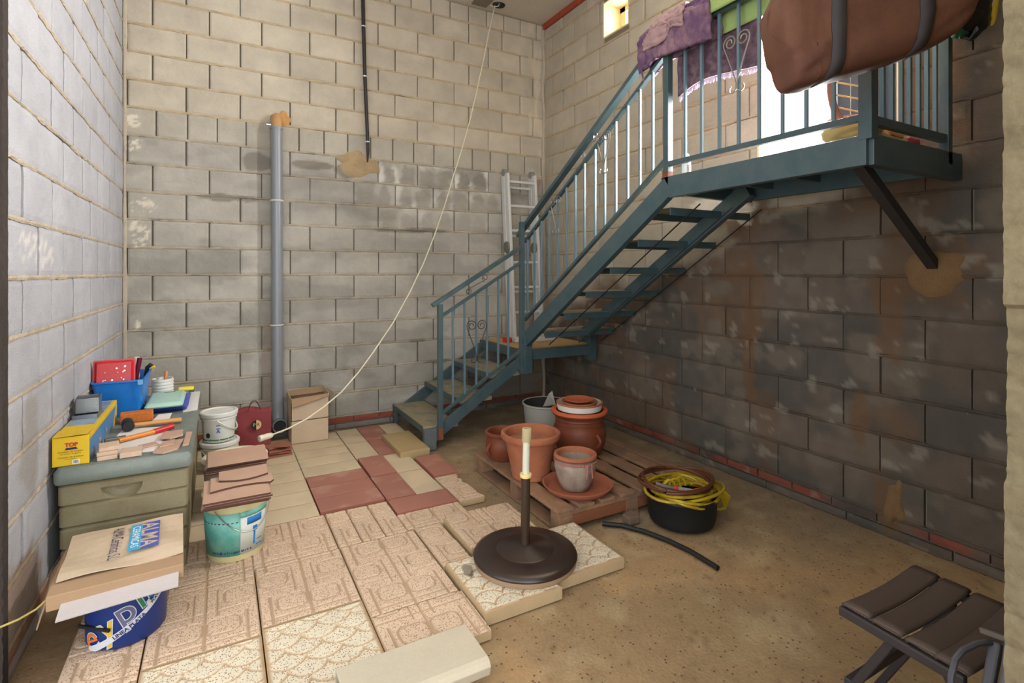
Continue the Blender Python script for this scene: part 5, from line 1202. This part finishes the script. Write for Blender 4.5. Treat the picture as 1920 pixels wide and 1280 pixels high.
cloth('', FUR, '', '', sec, np.linspace(1.93, 2.47, 90), None, amp=.016, f=34, seed=3, th=.026, parent=t, part='pile', lowfun=lf)
sec2 = dense([(XO-.068, 2.76), (XO-.072, ZR-.03), (XO-.045, ZR+.031), (XO+.01, ZR+.032)], 12)
cloth('', FURL, '', '', sec2, np.linspace(2.10, 2.40, 60), None, amp=.014, f=38, seed=3, th=.014, parent=t, part='mauve_motif', lowfun=lambda a, b: (-.003, .03*math.sin(a*9)*(b < .3), .03*math.sin(a*7)*(b < .25)-.10*max(0, a-.75)*4*.5))
MB().tube([(XO-.05, 2.475, 2.70), (XO-.055, 2.44, 2.62), (XO-.045, 2.435, 2.56)], .006, 6).build('tie', FUR, t, smooth=True)
t = thing('hanging_rug', 'dark purple rug with pale fringe hanging behind the platform balusters', 'rug', (XO+.09, 2.05, 2.6))
sec = dense([(XO+.065, 2.46), (XO+.060, 2.6), (XO+.062, 2.80), (XO+.068, ZR+.0)], 8)
lf2 = lambda a, b: (.02*math.sin(a*7), 0, (1-b)*(.0-.02+.07*math.sin(a*3.1)*.5-.0*a))
RG = mat('dark mauve rug', (84, 62, 74), .95, var=.35, scale=26, bump=.8, bscale=200, col2=(104, 80, 88))
cloth('', RG, '', '', sec, np.linspace(1.72, 2.27, 24), None, amp=.012, f=10, seed=6, th=.012, parent=t, part='rug_body', lowfun=lf2)
mb = MB(); rs = random.Random(2)
for k in range(150):
    a = k/149; y = 1.72+.55*a; zz = 2.455-.02+.035*math.sin(a*3.1); x = XO+.068+.02*math.sin(a*7)
    mb.bar((x, y, zz), (x+rs.uniform(-.004, .004), y+rs.uniform(-.004, .004), zz-.018-rs.random()*.01), .004, .003)
fr = mb.build('fringe', plain('pale lilac fringe', (196, 176, 196), .9), t); tag(fr, kind='stuff')
GRN = mat('light green cloth', (140, 160, 96), .85, var=.1, scale=7, bump=.1)
sec = dense([(XO-.046, ZT-.01), (XO-.05, ZR-.02), (XO-.03, ZR+.012), (XO+.03, ZR+.012), (XO+.045, ZR-.04), (XO+.05, ZT-.10)], 5)
cloth('green_cloth', GRN, 'light green cloth folded over the platform rail beside the purple mat', 'cloth', sec, np.linspace(1.55, 1.955, 16), (XO, 1.8, ZR), amp=.010, f=8, seed=9, th=.008)
# brown holdall hung over the corner
t = thing('travel_bag', 'large brown fabric travel bag with dark straps hung over the platform corner', 'travel bag', (2.13, 1.10, 2.4))
BAG = mat('brown bag fabric', (104, 68, 50), .8, var=.14, scale=6, bump=.25, bscale=90, col2=(92, 58, 44)); STR = plain('dark strap', (62, 58, 60), .8)
rx = Vector((.8746, -.4848, 0)); ry = Vector((.4848, .8746, 0))
def bagp(u, v, w_):  # u along, v up, w away from viewer
    return Vector((2.135, 1.085, 2.42))+rx*u+ry*w_+Vector((0, 0, v))
BL, BHh, BD = .355, .25, .11
def bag_surf(a, b):
    ca, sa, cb, sb = math.cos(a), math.sin(a), math.cos(b), math.sin(b)
    sp = lambda x, e: math.copysign(abs(x)**e, x)
    u = BL*sp(cb, .30); k = abs(sb)**.22
    v = BHh*sp(sa, .36)*k; w_ = BD*sp(ca, .5)*k
    v += .30*u*(1 if v < 0 else .35)+.05*(u/BL)**4*(v < 0)*(u > 0)-.01
    u += .030*math.sin(v*16)*(u < -.26)
    wr = (float(fbm(np.array(u*7+v*5), np.array(v*3-u*2), 33))-.5)*.05+(float(vnoise(np.array(u*22-v*30+5), np.array(v*6+u*5), 34))-.5)*.03*min(1, abs(u/BL)+.35)
    return u*(1+wr*.3), v*(1+wr*.6), w_*(1+wr*6)
n, m_ = 96, 90; vs = []
for j in range(m_+1):
    b = math.pi*(j+.001)/(m_+.002)
    for i in range(n): vs.append(bagp(*bag_surf(2*math.pi*i/n, b)))
mb = MB().add(vs, [(j*n+i, j*n+(i+1) % n, (j+1)*n+(i+1) % n, (j+1)*n+i) for j in range(m_) for i in range(n)]+[tuple(range(n))[::-1], tuple(m_*n+i for i in range(n))])
mb.build('bag_body', BAG, t, smooth=True)
for u0 in (-.185, .125):
    vs = []; K = 26
    for k in range(K+1):
        a = R(-100-160*k/K*1.0)+0.0; a = math.pi*1.5-(k/K-.02)*math.pi*1.02
        for du in (-.024, .024):
            b = math.acos(max(-1, min(1, math.copysign((abs(u0+du)/BL)**(1/.30), u0+du)))); u, v, w_ = bag_surf(a, b); vs.append(bagp(u, v, w_*1.02-.006))
    MB().add(vs, [(2*i, 2*i+1, 2*i+3, 2*i+2) for i in range(K)]).build('strap', STR, t, smooth=True, solid=.006)
# carrier bags by the wall
t = thing('plastic_carrier_bag', 'black, green and yellow plastic bags hanging at the wall end of the platform rail', 'plastic bag', (2.93, 1.08, 2.6))
def lump(c, sx, sy, sz, seed, amp=.3, n=26):
    vs = []; 
    for j in range(n+1):
        b = math.pi*j/n
        for i in range(n):
            a = 2*math.pi*i/n; d = 1+amp*(float(fbm(np.array(2+math.cos(a)*1.6+seed), np.array(3+math.cos(b)*2.2+math.sin(a)), seed))-.5)*2
            vs.append((c[0]+sx*d*math.sin(b)*math.cos(a), c[1]+sy*d*math.sin(b)*math.sin(a), c[2]+sz*d*math.cos(b)))
    return MB().add(vs, [(j*n+i, j*n+(i+1) % n, (j+1)*n+(i+1) % n, (j+1)*n+i) for j in range(n) for i in range(n)])
lump((2.93, 1.075, 2.59), .085, .07, .14, 3).build('black_bag', mat('shiny black plastic', (16, 16, 20), .25, spec=.6, var=.1), t, smooth=True)
lump((2.97, 1.03, 2.66), .04, .04, .09, 5).build('white_bag', plain('crinkled white plastic', (178, 182, 190), .3), t, smooth=True)
lump((2.90, 1.10, 2.47), .045, .03, .022, 7).build('green_edge', plain('dark green plastic', (24, 78, 52), .35), t, smooth=True)
lump((2.985, 1.02, 2.60), .02, .03, .10, 8).build('yellow_edge', plain('yellow plastic', (190, 168, 40), .35), t, smooth=True)
# items standing or lying on the platform
t = thing('spray_bottle', 'white bottle with yellow cap and red lettering standing by the stair corner post', 'bottle', (2.40, 2.235, ZP-.011))
MB().lathe([(0, 0), (.024, 0), (.026, .004), (.026, .085), (.020, .10), (0, .10)], (2.395, 2.215, ZP-.011), 20).build('bottle_body', WHITE, t, smooth=True)
MB().lathe([(.014, .10), (.017, .102), (.017, .135), (.012, .142), (0, .142)], (2.395, 2.215, ZP-.011), 16).build('cap', plain('yellow cap', (226, 210, 70)), t, smooth=True)
mb = MB()
for z in (.018, .030, .042, .054, .066):
    for a in (-132, -112): mb.bar((2.395+.0266*math.cos(R(a)), 2.215+.0266*math.sin(R(a)), ZP-.011+z), (2.395+.0266*math.cos(R(a+14)), 2.215+.0266*math.sin(R(a+14)), ZP-.011+z+.004), .001, .004)
mb.build('red_print', REDP, t)
zt6 = ZL+RI*6
t = thing('black_can', 'black and yellow can standing on the top stair tread', 'can', (2.42, 2.47, zt6+.001))
MB().lathe([(0, 0), (.024, 0), (.024, .12), (.012, .135), (0, .135)], (2.42, 2.47, zt6+.001), 20).build('can_body', BLACK, t, smooth=True)
MB().lathe([(.0246, .015), (.0246, .07)], (2.42, 2.47, zt6+.001), 20).build('yellow_label', plain('lime label', (170, 170, 40)), t, solid=.0006)
single(MB().box(-.11, .11, -.14, .14, 0, .012, TR(2.50, 1.98, ZP+.004, 6, rx=2)), 'brown_tile', mat('dark brown board', (100, 58, 46), .5), 'dark brown tile lying on the platform edge left of the door', 'board', (2.5, 1.98, ZP), bevel=.002)
SACK = mat('beige paper sack', (188, 156, 98), .85, var=.12, scale=7, bump=.2)
mb = lump((2.46, 1.32, ZP+.062), .09, .125, .050, 11, .2); single(mb, 'cement_sack', SACK, 'beige paper sack slumped on the platform behind the corner post', 'sack', (2.46, 1.3, ZP), smooth=True)
t = thing('flat_sack', 'yellow orange and red sack lying along the side of the platform', 'sack', (2.68, 1.26, ZP))
MB().box(-.17, .17, -.04, .04, 0, .075, TR(2.60, 1.27, ZP-.01, 2)).build('sack_body', SACK, t, bevel=.02)
MB().box(-.055, .055, -.045, .045, -.0, .07, TR(2.80, 1.27, ZP-.01, 2)).build('red_end', plain('crimson plastic', (140, 24, 38)), t, bevel=.015)
MB().box(-.06, .06, -.042, .0, .050, .078, TR(2.64, 1.268, ZP-.008, 2)).build('orange_print', plain('orange print', (186, 100, 44)), t, bevel=.004)
t = thing('wicker_chair', 'reddish cane chair with an oval slatted back on the platform', 'chair', (2.70, 1.45, ZP))
CN = mat('reddish cane', (132, 78, 60), .5, var=.15)
pl = lambda a, b: (2.62+.012*b+.10*math.cos(a)*.0+.09*math.cos(a)*.874, 1.42-.09*math.cos(a)*.4848, ZP+.33+.19*math.sin(a))
MB().tube([pl(a, 0) for a in np.linspace(0, 2*math.pi, 36, endpoint=False)], .016, 8, closed=True).build('back_hoop', CN, t, smooth=True)
for k in range(5):
    z = -.12+.06*k; wv = .09*math.sqrt(max(0, 1-(z/.19)**2))
    MB().tube([(2.62-wv*.874, 1.42+wv*.4848, ZP+.33+z+.015), (2.62+wv*.874, 1.42-wv*.4848, ZP+.33+z-.015)], .004, 6).build('back_slat', plain('pale cane', (196, 168, 110)), t)
MB().lathe([(0, 0), (.10, 0), (.105, .01), (.10, .02), (0, .02)], (2.75, 1.50, ZP+.18), 28).build('seat', CN, t, smooth=True)
for dx, dy in ((-.08, -.06), (.08, -.06), (-.08, .06), (.08, .06)): MB().tube([(2.75+dx, 1.50+dy, ZP-.011), (2.75+dx*.85, 1.50+dy*.85, ZP+.18)], .012, 8).build('leg', CN, t, smooth=True)
